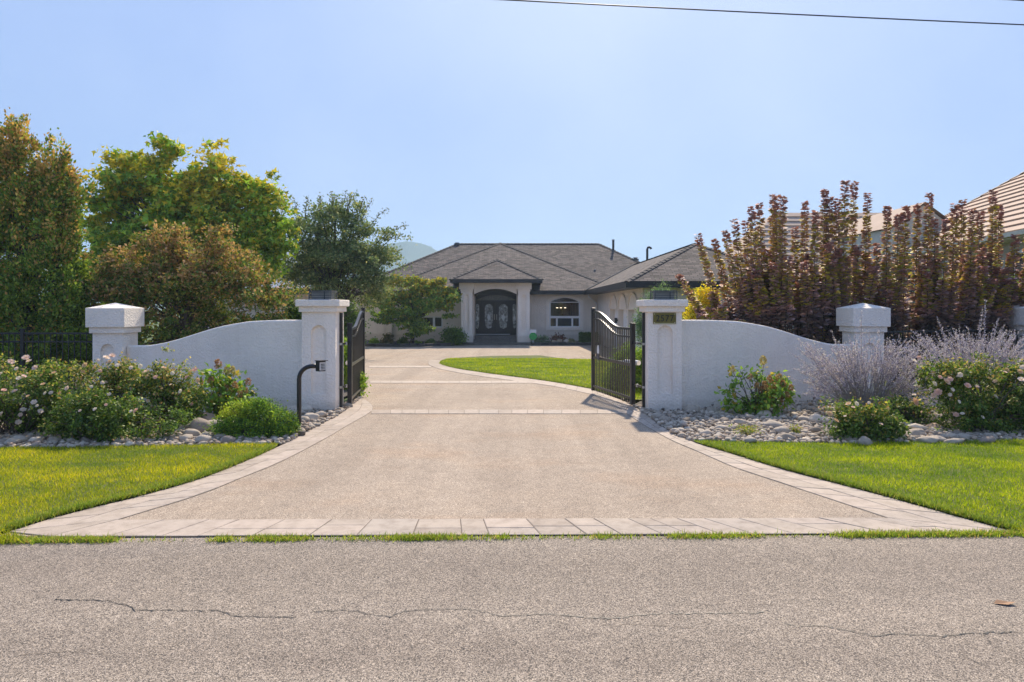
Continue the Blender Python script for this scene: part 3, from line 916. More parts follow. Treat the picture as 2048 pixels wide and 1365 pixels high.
# lamp boxes on the pillars
def pillar_lamp(cx, label):
    root = thing('pillar_lamp', (cx, PYC - .1, 2.037), label, 'lamp', 'louvred lamps on the gate pillars')
    x0, x1, y0, y1, z0 = cx - .2, cx + .2, PYC - .28, PYC + .12, 2.037
    MB().box(x0 - .01, x1 + .01, y0 - .01, y1 + .01, z0, z0 + .018).build('base', M['greymetal'], root)
    MB().box(x0 - .006, x1 + .006, y0 - .006, y1 + .006, z0 + .15, z0 + .17).build('lid', M['greymetal'], root)
    MB().box(x0 + .035, x1 - .035, y0 + .035, y1 - .035, z0 + .018, z0 + .15).build('diffuser', M['frost'], root)
    for a in (x0, x1):
        for b in (y0, y1):
            MB().box(a - .009, a + .009, b - .009, b + .009, z0 + .0185, z0 + .1495).build('corner_post', M['greymetal'], root)
    MB().box(cx + .07, cx + .085, y0 - .004, y0 + .006, z0 + .0185, z0 + .1495).build('mullion', M['greymetal'], root)
    for k in range(4):
        z = z0 + .036 + k * .031
        m = MB()
        for (a0, a1, b0, b1) in ((x0, x1, y0 - .004, y0 + .012), (x0, x1, y1 - .012, y1 + .004), (x0 - .004, x0 + .012, y0 + .013, y1 - .013), (x1 - .012, x1 + .004, y0 + .013, y1 - .013)):
            m.box(a0, a1, b0, b1, z, z + .012)
        m.build('louvre', M['greymetal'], root)
pillar_lamp(-3.48, 'square louvred metal lamp on top of the left gate pillar')
pillar_lamp(2.79, 'square louvred metal lamp on top of the numbered right gate pillar')

# end pillars with pyramid caps
def end_pillar(x0, x1, y0, label, arch=True):
    cx = (x0 + x1) / 2; w = (x1 - x0) / 2; yc = y0 + w
    root = thing('end_pillar', (cx, yc, 0), label, 'pillar', 'pyramid-capped end pillars')
    s = w * .76
    mb = MB()
    ys = yc - s
    recessed_front(mb, cx - s, cx + s, -.1, 1.40, ys, cx - .14, cx + .14, .25, 1.14, .055)
    a, b, c, z = cx - s, cx + s, yc + s, 1.40
    mb.add([(a,ys,-.1),(b,ys,-.1),(b,c,-.1),(a,c,-.1),(a,ys,z),(b,ys,z),(b,c,z),(a,c,z)], [(1,2,6,5),(2,3,7,6),(3,0,4,7),(4,5,6,7),(3,2,1,0)])
    mb.build('shaft', M['stucco'], root)
    k = w * .88
    MB().box(cx - k, cx + k, yc - k, yc + k, 1.365, 1.484).build('collar', M['stucco'], root, bevel=.008)
    m = MB().box(cx - w, cx + w, yc - w, yc + w, 1.485, 1.88); 
    m.f.pop(1)
    m.add([(x0,y0,1.88),(x1,y0,1.88),(x1,yc+w,1.88),(x0,yc+w,1.88),(cx,yc,1.995)], [(0,1,4),(1,2,4),(2,3,4),(3,0,4)])
    m.build('cap', M['stucco'], root, bevel=.012)
end_pillar(-8.76, -7.96, 14.26, 'pyramid-capped white stucco pillar behind the left rose bushes')
end_pillar(7.27, 8.07, 14.80, 'pyramid-capped white stucco pillar behind the lavender sage')
end_pillar(11.62, 12.42, 15.75, 'pyramid-capped white pillar at the far right edge of the picture')

# curved garden walls
def garden_wall(plan, prof, label, th=.26):
    """plan: (x,y) front line ; prof: (t, z) top profile"""
    n = 48
    root = thing('garden_wall', (plan[1][0], plan[1][1], 0), label, 'wall')
    pv = [Vector((p[0], p[1], 0)) for p in plan]
    line, _ = smooth_line(pv, n)
    tz = lambda t: float(np.interp(t, [p[0] for p in prof], [p[1] for p in prof]))
    zs = np.array([tz(i / n) for i in range(n + 1)])
    for _ in range(4): zs[1:-1] = (zs[:-2] + 2 * zs[1:-1] + zs[2:]) / 4
    m = MB()
    rows = []
    for i, p in enumerate(line):
        d = (line[min(i+1, n)] - line[max(i-1, 0)]).normalized(); nb = Vector((-d.y, d.x, 0))
        if nb.y < 0: nb = -nb
        q = p + nb * th; z = zs[i]; e = .03
        m.v += [(p.x, p.y, -.1), (p.x, p.y, z - e), (p.x + nb.x*.012, p.y + nb.y*.012, z - .008), (p.x + nb.x*e, p.y + nb.y*e, z), (q.x - nb.x*e, q.y - nb.y*e, z), (q.x, q.y, z - e), (q.x, q.y, -.1)]
        if i:
            a, b = (i-1)*7, i*7
            for k in range(6): m.f.append((a+k, b+k, b+k+1, a+k+1))
    m.f.append(tuple(range(7))); m.f.append(tuple(range(n*7+6, n*7-1, -1)))
    m.build('wall', M['stucco'], root, smooth=False)
prof = [(0,1.665),(.12,1.665),(.25,1.64),(.40,1.53),(.52,1.395),(.62,1.28),(.72,1.19),(.82,1.13),(.92,1.105),(1,1.10)]
garden_wall([(-3.78, 12.76), (-5.2, 13.05), (-6.7, 13.7), (-8.05, 14.52)], prof, 'low white stucco garden wall sweeping down left of the gate')
garden_wall([(3.05, 12.76), (4.4, 13.1), (5.9, 13.9), (7.42, 15.02)], prof, 'low white stucco garden wall sweeping down right of the gate')

# ------------------------------------------------------------------ gates
def gate(side, near, far, label):
    near, far = Vector(near), Vector(far)
    root = thing('driveway_gate', (near.x, near.y, 0), label, 'gate', 'open driveway gates')
    d = (far - near); Lg = d.length; d.normalize(); nb = Vector((-d.y, d.x, 0))
    zb = lambda s: .055
    def zt(s):
        t = s / Lg
        u = min(max((t - .28) / .62, 0), 1); u = u * u * (3 - 2 * u)
        return 1.485 + .315 * u
    up = Vector((0, 0, 1))
    for p, z1, r in ((near, 1.575, .042), (far, 1.865, .036)):
        st = MB().obox(p + up * (z1 + .045) / 2, d * r, nb * r, up * (z1 - .045) / 2).build('stile', M['black'], root, bevel=.004)
        cp = MB().obox(p + up * (z1 + .012), d * (r + .006), nb * (r + .006), up * .0115)
        cp.build('stile_cap', M['black'], st, bevel=.004)
    def curved(off, hh, ww, name):
        m = MB(); n = 40
        for i in range(n + 1):
            s = .045 + (Lg - .09) * i / n; p = near + d * s; z = zt(s) - off
            for (a, b) in ((-1, -1), (1, -1), (1, 1), (-1, 1)):
                m.v.append(tuple(p + nb * ww * a + up * (z + hh * b)))
            if i:
                k0, k1 = (i-1)*4, i*4
                for k in range(4): m.f.append((k0+k, k0+(k+1) % 4, k1+(k+1) % 4, k1+k))
        m.f.append((0,1,2,3)); m.f.append(tuple(range(n*4+3, n*4-1, -1)))
        m.build(name, M['black'], root)
    curved(0, .022, .027, 'top_rail'); curved(.155, .017, .024, 'second_rail')
    mid = near.lerp(far, .5)
    MB().obox(mid + up * .79, d * (Lg/2 - .045), nb * .021, up * .03).build('middle_rail', M['black'], root, bevel=.003)
    MB().obox(mid + up * .15, d * (Lg/2 - .045), nb * .024, up * .022).build('bottom_rail', M['black'], root, bevel=.003)
    n = 22
    for i in range(n):
        s = .045 + (Lg - .09) * (i + .8) / (n + .6)
        z1 = zt(s) - .018
        MB().obox(near + d * s + up * (z1 + .05) / 2, d * .0095, nb * .0095, up * (z1 - .05) / 2).build('picket', M['black'], root)
    # hinge hardware towards the pillar
    sx = -1 if side == 'l' else 1
    px = -3.195 if side == 'l' else 2.465
    jm = MB().box(*sorted((px + (-sx) * .004, px + (-sx) * .045)), 12.86, 12.95, .0, 1.80)
    jm.build('jamb_post', M['black'], root, bevel=.003)
    for z in (.42, 1.22):
        h = MB().obox((near + Vector((px - sx * .05, 12.91, 0))) / 2 + up * z, (Vector((px - sx*.05, 12.91, 0)) - near) / 2 * .9, Vector((.004, .02, 0)), up * .018).build('hinge_arm', M['black'], root)
        MB().tube([near.lerp(Vector((px - sx*.05, 12.91, 0)), .5) + up * (z - .03), near.lerp(Vector((px - sx*.05, 12.91, 0)), .5) + up * (z + .03)], .022, 10).build('hinge_knuckle', M['steel'], h)
        MB().box(*sorted((px - sx * .0, px - sx * .06)), 12.83, 12.859, z - .02, z + .02).build('hinge_bolt', M['steel'], h)
    # opener arm behind
    a0 = Vector((px + sx * .02, 13.62, .81)); a1 = near.lerp(far, .45) + nb * (.05 if side == 'r' else .05) * 0 + up * .79 + Vector((sx * .06, 0, 0))
    aa = (a1 - a0)
    MB().tube([a0, a0 + aa * .6], .05, 10).build('opener_motor', M['whiteplastic'], root)
    MB().tube([a0 + aa * .55, a1], .018, 8).build('opener_arm', M['steel'], root)
    return root, near, far, d, nb
gl = gate('l', (-3.085, 13.22, 0), (-3.32, 15.5, 0), 'left black metal driveway gate standing open beside the keypad post')
gr = gate('r', (2.315, 13.34, 0), (1.81, 15.5, 0), 'right black metal driveway gate standing open with a white shield sign')
# shield sign wired to the right gate
_, ga, gb, gd, gn = gr
sc_ = ga.lerp(gb, .80) - gn * (-.03); sgn = thing('shield_sign', sc_ + Vector((0,0,.7)), 'small white and navy shield sign fixed to the right gate', 'sign')
def shield(z0, z1, off, mat, name, parts):
    prof_ = [(p[0], p[1]) for p in parts]
    pts = [sc_ + gn * off + gd * p[0] + Vector((0, 0, p[1])) for p in prof_]
    MB().prism(pts, gn * .006).build(name, mat, sgn)
M['navy'] = plain('navy_print', (.05,.05,.09), rough=.4)
side_ = -1 if gn.y > 0 else 1
off_ = .016 * side_
shield(0, 1, off_, M['whiteplastic'], 'top_panel', [(-.062,.90),(.062,.90),(.062,1.00),(.045,1.055),(.02,1.075),(-.02,1.075),(-.045,1.055),(-.062,1.00)])
shield(0, 1, off_, M['navy'], 'lower_panel', [(-.06,.899),(.06,.899),(.05,.79),(.0,.70),(-.05,.79)])

# keypad post
kp = thing('keypad_post', (-3.33, 10.87, 0), 'curved black gooseneck keypad post standing in the river stones', 'intercom')
pts = [Vector((-3.33, 10.87, -.05)), Vector((-3.33, 10.87, .4)), Vector((-3.33, 10.87, .78))]
for i in range(1, 9):
    a = math.pi / 2 * i / 8
    pts.append(Vector((-3.33 + .21 * (1 - math.cos(a)), 10.87, .78 + .2 * math.sin(a))))
pts.append(Vector((-3.045, 10.87, .98)))
MB().tube(pts, .035, 14).build('post', M['black'], kp, smooth=True)
ca, sa = math.cos(math.radians(-38)), math.sin(math.radians(-38))
ex, ey = Vector((ca, sa, 0)), Vector((-sa, ca, 0))
kc = Vector((-2.985, 10.84, .983))
MB().obox(kc, ex * .045, ey * .062, Vector((0,0,.08))).build('housing', M['black'], kp, bevel=.005)
MB().obox(kc + Vector((0,0,.086)) + ex * .02, ex * .075, ey * .07, Vector((0,0,.005))).build('hood', M['black'], kp)
pn = MB().obox(kc + ex * .047, ex * .003, ey * .052, Vector((0,0,.062))).build('keypad', M['whiteplastic'], kp)
for r in range(4):
    for c in range(3):
        MB().obox(kc + ex * .052 + ey * (c - 1) * .026 + Vector((0,0,.03 - r * .024)), ex * .003, ey * .009, Vector((0,0,.008))).build('button', M['greymetal'], pn)

# ------------------------------------------------------------------ metal fences
def fence(xs0, xs1, y0, y1, posts, label, ztop=1.35):
    root = thing('metal_fence', ((xs0 + xs1) / 2, (y0 + y1) / 2, 0), label, 'fence')
    a, b = Vector((xs0, y0, 0)), Vector((xs1, y1, 0)); d = b - a; Lf = d.length; d.normalize(); nb = Vector((-d.y, d.x, 0)); up = Vector((0,0,1))
    mid = (a + b) / 2
    for z, h in ((ztop, .02), (ztop - .175, .018), (.16, .018)):
        MB().obox(mid + up * z, d * Lf / 2, nb * .018, up * h).build('rail', M['black'], root)
    n = int(Lf / .125)
    me = None
    for i in range(n):
        p = a + d * (Lf * (i + .5) / n)
        if me is None:
            o0 = MB().obox((0, 0, ztop / 2 + .03), d * .008, nb * .008, up * (ztop / 2 - .03)).build('picket', M['black'], None); me = o0.data
            o = o0
        else:
            o = link(bpy.data.objects.new('picket', me))
        o.location = p - Vector(root.location); o.parent = root
    for t in posts:
        p = a + d * Lf * t
        po = MB().obox(p + up * (ztop + .06) / 2, d * .034, nb * .034, up * ((ztop + .06) / 2 + .02)).build('post', M['black'], root, bevel=.004)
        MB().obox(p + up * (ztop + .085), d * .04, nb * .04, up * .012).build('post_cap', M['black'], po, bevel=.004)
fence(-14.2, -8.66, 14.66, 14.66, (.05, .33, .70), 'black metal picket fence left of the pyramid-capped pillar')
fence(7.97, 11.75, 15.2, 16.1, (.5,), 'black metal picket fence behind the lavender sage', 1.365)

# ================================================================== MAIN HOUSE
hg = gz(41)                       # ground at the house
house = thing('house', (-1, 44, hg), 'single-storey grey stucco house with shingled hip roof and arched portico', 'house')

def roof_part(name, planes, mat, parent, thick=.0):
    """planes: list of (pts, eave_dir) ; UV in metres along the eave and up the slope"""
    me = bpy.data.meshes.new(name)
    vs, fs, uvs = [], [], []
    for pts, ed in planes:
        pts = [Vector(p) for p in pts]
        n = (pts[1] - pts[0]).cross(pts[2] - pts[0]).normalized()
        if n.z < 0: pts = pts[::-1]; n = -n
        u = Vector(ed).normalized(); v = n.cross(u)
        if v.z < 0: v = -v
        b = len(vs); vs += pts; fs.append(tuple(range(b, b + len(pts))))
        uvs += [(p.dot(u), p.dot(v)) for p in pts]
    me.from_pydata([tuple(p) for p in vs], [], fs)
    ul = me.uv_layers.new(name='UVMap')
    for i, uv in enumerate(uvs): ul.data[i].uv = uv
    me.materials.append(mat); me.update()
    return par(link(bpy.data.objects.new(name, me)), parent)

def cap_line(a, b, parent, mat=None, w=.13, step=.28, name='hip_cap'):
    """overlapping cap shingles along a hip or ridge"""
    a, b = Vector(a), Vector(b); d = b - a; L = d.length; d.normalize()
    s = d.cross(Vector((0,0,1))).normalized(); n = s.cross(d)
    if n.z < 0: n = -n
    m = MB(); k = int(L / step)
    for i in range(k):
        p0 = a + d * (L * i / k - .02); p1 = a + d * (L * (i + 1) / k + .04)
        h0, h1 = .055, .028
        dr = w * .42
        vs = [p0 - s*w + n*(h0 - dr), p0 + n*h0, p0 + s*w + n*(h0 - dr), p1 - s*w + n*(h1 - dr), p1 + n*h1, p1 + s*w + n*(h1 - dr),
              p0 - s*w - n*dr, p0 + s*w - n*dr]
        m.add(vs, [(0,1,4,3),(1,2,5,4),(0,6,7,2,1)])
    return m.build(name, mat or M['cap'], parent)

def fascia(loop, z0, z1, th, parent, closed=True, name='fascia'):
    m = MB(); n = len(loop)
    for i in range(n if closed else n - 1):
        a, b = Vector((*loop[i], 0)), Vector((*loop[(i+1) % n], 0)); d = (b - a)
        L = d.length; d.normalize(); nb = Vector((d.y, -d.x, 0))
        m.obox((a + b) / 2 + nb * th / 2 + Vector((0,0,(z0+z1)/2)), d * (L/2 + th * .98), nb * th / 2, Vector((0,0,(z1-z0)/2 - (.002 if i % 2 else 0))))
    return m.build(name, M['fascia'], parent)

# -- roofs (eave z, ridge z from photo rows)
ZE = 2.92
# main block
X0, X1, Y0, Y1, YR, ZR, RX0, RX1 = -10.95, 12.3, 44.5, 58.3, 51.4, 6.60, -4.03, 6.42
e = [(X0,Y0,ZE),(X1,Y0,ZE),(X1,Y1,ZE),(X0,Y1,ZE)]; r0, r1 = (RX0,YR,ZR), (RX1,YR,ZR)
rf = roof_part('roof', [([e[0],e[1],r1,r0],(1,0,0)),([e[1],e[2],r1],(0,1,0)),([e[2],e[3],r0,r1],(1,0,0)),([e[3],e[0],r0],(0,1,0))], M['shingle'], house)
rf['label'] = 'dark grey shingled main hip roof'
cap_line(e[0], r0, rf); cap_line(r0, r1, rf, name='ridge_cap'); cap_line(e[1], r1, rf)
fascia([(X0,Y0),(X1,Y0),(X1,Y1),(X0,Y1)], ZE - .24, ZE + .015, .03, house)
# front wing
WX0, WX1, WY0 = -8.45, 6.75, 43.0
WM = (WX0 + WX1) / 2; WH = (WX1 - WX0) / 2; WZ = 6.58
wa = (WM, WY0 + WH, WZ); wb = (WM, 51.5, WZ)
w0, w1, w2, w3 = (WX0,WY0,ZE+.01),(WX1,WY0,ZE+.01),(WX1,51.5,ZE+.01),(WX0,51.5,ZE+.01)
rw = roof_part('roof', [([w0,w1,wa],(1,0,0)),([w1,w2,wb,wa],(0,1,0)),([w3,w0,wa,wb],(0,1,0))], M['shingle'], house)
cap_line(w0, wa, rw); cap_line(w1, wa, rw)
fascia([(WX0,45),(WX0,WY0),(4.62,WY0)], ZE - .24, ZE + .02, .03, house, False)
# portico
PX0, PX1, PY0, PZ = -3.63, 1.77, 41.0, 3.55
PM = (PX0 + PX1) / 2; PH = (PX1 - PX0) / 2; PZR = PZ + .50 * PH
pa = (PM, PY0 + PH, PZR); pb = (PM, 47.4, PZR)
p0, p1, p2, p3 = (PX0,PY0,PZ),(PX1,PY0,PZ),(PX1,47.4,PZ),(PX0,47.4,PZ)
rp = roof_part('roof', [([p0,p1,pa],(1,0,0)),([p1,p2,pb,pa],(0,1,0)),([p3,p0,pa,pb],(0,1,0))], M['shingle'], house)
cap_line(p0, pa, rp); cap_line(p1, pa, rp); cap_line(pa, pb, rp, name='ridge_cap')
fascia([(PX0,45),(PX0,PY0),(PX1,PY0),(PX1,45)], PZ - .20, PZ + .015, .03, house, False)
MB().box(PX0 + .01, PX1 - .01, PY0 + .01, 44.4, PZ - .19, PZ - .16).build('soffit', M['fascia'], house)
# garage wing
GX0, GX1, GY0 = 4.58, 12.0, 27.8
GM = (GX0 + GX1) / 2; GH = (GX1 - GX0) / 2; GZR = ZE + .50 * GH
ga_, gb_ = (GM, GY0 + GH, GZR), (GM, 50.5, GZR)
g0, g1, g2, g3 = (GX0,GY0,ZE+.005),(GX1,GY0,ZE+.005),(GX1,50.5,ZE+.005),(GX0,50.5,ZE+.005)
rg = roof_part('roof', [([g0,g1,ga_],(1,0,0)),([g1,g2,gb_,ga_],(0,1,0)),([g3,g0,ga_,gb_],(0,1,0))], M['shingle'], house)
cap_line(g0, ga_, rg); cap_line(g1, ga_, rg); cap_line(ga_, gb_, rg, name='ridge_cap')
fascia([(GX0,43.6),(GX0,GY0),(GX1,GY0),(GX1,44)], ZE - .24, ZE + .03, .03, house, False)
# metal valley line
MB().tube([(GX0 + .02, 43.0, ZE + .06), (GM, 43.0 + (GM-GX0)*1.0, GZR + .05)], .035, 6).build('valley_flashing', M['greymetal'], rg)
# soffits
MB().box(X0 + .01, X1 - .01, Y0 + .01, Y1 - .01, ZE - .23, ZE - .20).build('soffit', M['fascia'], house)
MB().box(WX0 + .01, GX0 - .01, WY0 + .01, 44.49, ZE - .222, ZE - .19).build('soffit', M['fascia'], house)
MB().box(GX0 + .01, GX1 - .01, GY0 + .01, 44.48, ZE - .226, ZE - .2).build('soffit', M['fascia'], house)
# vents and pipes
def pipe(px, py0, py1, Y, r, bend=False):
    a, b = P(px, py0, Y), P(px, py1, Y)
    pts = [a, b]
    if bend: pts = [a, b - Vector((0,0,.12)), b + Vector((.03,0,-.03)), b + Vector((.12,0,0)), b + Vector((.22,0,-.04)), b + Vector((.25,0,-.12))]
    o = MB().tube(pts, r, 10).build('vent_pipe', M['fascia'], rf)
    MB().tube([a + Vector((0,0,-.02)), a + Vector((0,0,.09))], r * 1.9, 10).build('pipe_collar', M['greymetal'], rf)
    if not bend: MB().tube([b, b + Vector((0,0,.06))], r * 1.35, 10).build('pipe_cap', M['steel'], rf)
pipe(1226.5, 503, 481, 50.4, .085); pipe(1294.5, 525, 495, 44.2, .075, True); pipe(1189.5, 546, 541, 47.3, .06)
pipe(914, 490, 487, 51.3, .12); pipe(1271, 521, 517, 48.2, .12)

# -- walls
def wall_box(x0, x1, y0, y1, z1=ZE - .21, name='wall'):
    return MB().box(x0, x1, y0, y1, hg - .1, z1).build(name, M['hstucco'], house)
WYF = 43.6      # front wall of the wing
wall_box(-10.3, -8.02, 45.2, 45.5)                 # set back left wall
wall_box(-10.3, -10.0, 45.5, 57.6)
wall_box(-10.0, 11.6, 57.4, 57.6)
wall_box(-7.98, -7.7, 43.61, 45.5)
# wing front wall with window openings
def wall_with_hole(x0, x1, z0, z1, y, th, hole, name='wall'):
    """hole: list of (x,z) polygon (convex), wall built by constrained triangulation"""
    ol = [Vector((x0, z0)), Vector((x1, z0)), Vector((x1, z1)), Vector((x0, z1))]
    hp = [Vector(h) for h in hole]
    n = len(hp)
    v, ed, f, *_ = delaunay_2d_cdt(ol + hp, [(i, (i+1) % 4) for i in range(4)] + [(4 + i, 4 + (i+1) % n) for i in range(n)], [], 0, 1e-6)
    m = MB()
    m.v = [(p.x, y, p.y) for p in v]
    hp2 = [tuple(h) for h in hole]
    for t in f:
        c = np.array([[sum(v[i].x for i in t) / len(t), sum(v[i].y for i in t) / len(t)]])
        if not inside(hp2, c)[0]: m.f.append(tuple(t))
    b = len(m.v)
    m.v += [(p[0], y, p[1]) for p in hole] + [(p[0], y + th, p[1]) for p in hole]
    m.f += [(b + i, b + (i+1) % n, b + n + (i+1) % n, b + n + i) for i in range(n)]
    m.add([(x0, y, z0), (x0, y + th, z0), (x0, y + th, z1), (x0, y, z1)], [(0,1,2,3)])
    m.add([(x1, y, z0), (x1, y + th, z0), (x1, y + th, z1), (x1, y, z1)], [(0,1,2,3)])
    return m.build(name, M['hstucco'], house, fix=False)
kw = WYF / F
def hx(px): return (px - 1024) * kw
def hzz(py): return EYE - (py - HZ) * kw
def arch_poly(x0, x1, z0, zs, zt, n=14):
    cx = (x0 + x1) / 2; r = (x1 - x0) / 2
    # circular segment of rise zt - zs
    h = zt - zs; R = (r*r + h*h) / (2*h); cz = zt - R; a0 = math.asin(r / R)
    return [(x0, z0)] + [(cx + R * math.sin(-a0 + 2*a0*i/n), cz + R * math.cos(-a0 + 2*a0*i/n)) for i in range(n + 1)] + [(x1, z0)]
ZT = ZE - .21
# right window
ax0, ax1, az0, azs, azt = hx(1099), hx(1160), hzz(655), hzz(604.5), hzz(594)
wall_with_hole(hx(1050), 5.36, hg - .1, ZT, WYF, .3, arch_poly(ax0, ax1, az0, azs, azt))
win = MB()
def ring(mb, outer, inner, y, d):
    n = len(outer)
    mb.v += []
    b = len(mb.v)
    mb.v += [(p[0], y, p[1]) for p in outer] + [(p[0], y, p[1]) for p in inner] + [(p[0], y + d, p[1]) for p in outer] + [(p[0], y + d, p[1]) for p in inner]
    for i in range(n):
        j = (i + 1) % n
        mb.f += [(b+i, b+j, b+n+j, b+n+i), (b+n+i, b+n+j, b+3*n+j, b+3*n+i), (b+i, b+j, b+2*n+j, b+2*n+i)]
    return mb
wf = ring(MB(), arch_poly(ax0, ax1, az0, azs, azt), arch_poly(ax0 + .07, ax1 - .07, az0 + .07, azs, azt - .07), WYF + .05, .08).build('window', M['white'], house)
wf['label'] = 'arched picture window with white frame'
ring(MB(), arch_poly(hx(1092), hx(1166.5), hzz(661), hzz(602), hzz(590.5)), arch_poly(ax0 - .01, ax1 + .01, az0 - .01, azs, azt + .01), WYF - .05, .06).build('surround', M['stucco'], wf)
zt_, zm0, zm1 = hzz(605), hzz(636), hzz(633)
MB().box(ax0 + .07, ax1 - .07, WYF + .06, WYF + .12, zt_ - .025, zt_ + .025).build('transom', M['white'], wf)
MB().box(ax0 + .07, ax1 - .07, WYF + .055, WYF + .125, hzz(637), hzz(632.5)).build('transom', M['white'], wf)
for px0, px1 in ((1112, 1115.5), (1143, 1146.5)):
    MB().box(hx(px0), hx(px1), WYF + .058, WYF + .122, az0 + .07, hzz(637.2)).build('mullion', M['white'], wf)
def pane(x0, x1, z0, z1, mat, y=WYF + .09, parent=wf):
    return MB().box(x0, x1, y, y + .012, z0, z1).build('pane', mat, parent)
def curtain_glass():
    m, N, L, bs = newmat('curtained_glass')
    f = noise_tex(N, L, pos_node(N, L, (9, 9, .4)), 1.0, 3, .6)
    L.new(ramp(N, L, f, [(.35, (.016,.013,.013)), (.55, (.05,.03,.026)), (.72, (.085,.05,.04))]), bs.inputs['Base Color'])
    bs.inputs['Roughness'].default_value = .06; bs.inputs['Specular IOR Level'].default_value = .6
    return m
M['curtain'] = curtain_glass()
pane(ax0 + .07, ax1 - .07, hzz(632.5), zt_ - .025, M['curtain'])
M['lamplit'] = bpy.data.materials.new('lit_lamp'); M['lamplit'].use_nodes = True
lb_ = M['lamplit'].node_tree.nodes['Principled BSDF']; lb_.inputs['Emission Color'].default_value = (1, .82, .55, 1); lb_.inputs['Emission Strength'].default_value = .9
for px_ in (1114.5, 1122, 1130.5):
    MB().box(hx(px_) - .06, hx(px_) + .06, WYF + .083, WYF + .089, hzz(616.7), hzz(615.4)).build('ceiling_light', M['lamplit'], wf)
ap = arch_poly(ax0 + .06, ax1 - .06, zt_ + .02, azs, azt - .06)
MB().prism([(p[0], WYF + .09, p[1]) for p in ap], (0, .012, 0)).build('pane', M['glass'], wf)
pane(ax0 + .07, hx(1112), az0 + .07, hzz(637.2), M['glass']); pane(hx(1146.5), ax1 - .07, az0 + .07, hzz(637.2), M['glass'])
pane(hx(1115.5), hx(1143), az0 + .07, hzz(637.2), M['glassblue'])
# left small window and wall
sx0, sx1, sz0, sz1 = hx(846), hx(885), hzz(655.5), hzz(633.5)
wall_with_hole(-8.0, hx(938), hg - .1, ZT, WYF, .3, [(sx0, sz0), (sx0, sz1), (sx1, sz1), (sx1, sz0)])
sw = ring(MB(), [(sx0, sz0), (sx0, sz1), (sx1, sz1), (sx1, sz0)], [(sx0+.07, sz0+.07), (sx0+.07, sz1-.07), (sx1-.07, sz1-.07), (sx1-.07, sz0+.07)], WYF + .04, .08).build('window', M['white'], house)
sw['label'] = 'small white-framed window beside the portico'
MB().box(hx(865.5), hx(870), WYF + .05, WYF + .11, sz0 + .07, sz1 - .07).build('mullion', M['white'], sw)
pane(sx0 + .07, hx(865.5), sz0 + .07, sz1 - .07, M['glass'], parent=sw); pane(hx(870), sx1 - .07, sz0 + .07, sz1 - .07, M['glass'], parent=sw)
MB().box(hx(842), hx(889), WYF - .07, WYF + .02, sz0 - .2, sz0 - .02).build('sill', M['hstucco'], sw)
# base band and pilasters
MB().box(-8.02, -3.02, WYF - .045, WYF, hg, hg + .42).build('base_band', M['hstucco'], house)
MB().box(1.05, 5.34, WYF - .045, WYF, hg, hg + .42).build('base_band', M['hstucco'], house)
def pilaster(x0, x1, y, label=None):
    m = MB(); cx = (x0 + x1) / 2; r = (x1 - x0) * .28
    recessed_front(m, x0, x1, hg - .05, ZT - .5, y, cx - r, cx + r, hg + .6, ZT - .7, .04)
    m.box(x0, x1, y + .05, y + .25, hg - .05, ZT - .5)
    o = m.build('pilaster', M['hstucco'], house)
    MB().box(x0 - .06, x1 + .06, y - .06, y + .25, ZT - .495, ZT - .005).build('capital', M['hstucco'], o)
pilaster((702 - 1024) * 45 / F, (718 - 1024) * 45 / F, 45.0); pilaster(-8.06, -7.5, 43.35)
# dim room behind the windows
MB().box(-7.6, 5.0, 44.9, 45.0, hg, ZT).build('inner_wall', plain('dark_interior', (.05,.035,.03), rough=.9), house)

# -- portico
def pcol(x0, x1):
    y0, d = 41.6, .66
    cx = (x0 + x1) / 2; r = (x1 - x0) * .20
    root_y = y0
    m = MB()
    recessed_front(m, x0, x1, hg + .1, 2.86, y0, cx - r, cx + r, .52, 2.66, .12)
    m.add([(x0,y0,hg),(x1,y0,hg),(x1,y0+d,hg),(x0,y0+d,hg),(x0,y0,2.86),(x1,y0,2.86),(x1,y0+d,2.86),(x0,y0+d,2.86)], [(1,2,6,5),(2,3,7,6),(3,0,4,7)])
    c = m.build('column', M['stucco'], house)
    MB().box(x0 - .03, x1 + .03, y0 - .03, y0 + d + .03, hg + .02, .28).build('plinth', M['stucco'], c)
    MB().box(x0 - .03, x1 + .03, y0 - .03, y0 + d + .03, 2.855, 2.985).build('collar', M['stucco'], c)
    MB().box(x0 - .11, x1 + .11, y0 - .11, y0 + d + .05, 2.986, 3.355).build('capital', M['stucco'], c)
kp_ = 41.6 / F
pcol((922 - 1024) * kp_, (945 - 1024) * kp_); pcol((1036 - 1024) * kp_, (1059.5 - 1024) * kp_)
bx0, bx1 = (947.5 - 1024) * kp_, (1033.3 - 1024) * kp_
def arch_beam(x0, x1, y, d, zs, za, ztop, mat, name):
    pl_ = arch_poly(x0, x1, zs - .01, zs, za, 18)[1:-1]
    m = MB(); n = len(pl_)
    for k, yy in enumerate((y, y + d)):
        m.v += [(p[0], yy, p[1]) for p in pl_] + [(p[0], yy, ztop) for p in pl_]
    for i in range(n - 1):
        m.f += [(i, i+1, n+i+1, n+i), (2*n+i, 2*n+i+1, 3*n+i+1, 3*n+i), (i, i+1, 2*n+i+1, 2*n+i)]
    return m.build(name, mat, house)
arch_beam(bx0, bx1, 41.72, .42, 2.68, 3.01, 3.353, M['stucco'], 'arch_beam')
arch_beam(bx0 + .01, bx1 - .01, 42.15, 1.8, 2.62, 2.985, 3.35, M['darkdoor'], 'vault')
MB().box(-3.0, bx0 + .0, 42.27, 43.95, hg, 3.35).build('portico_wall', M['hstucco'], house)
MB().box(bx1, 1.0, 42.27, 43.95, hg, 3.35).build('portico_wall', M['hstucco'], house)
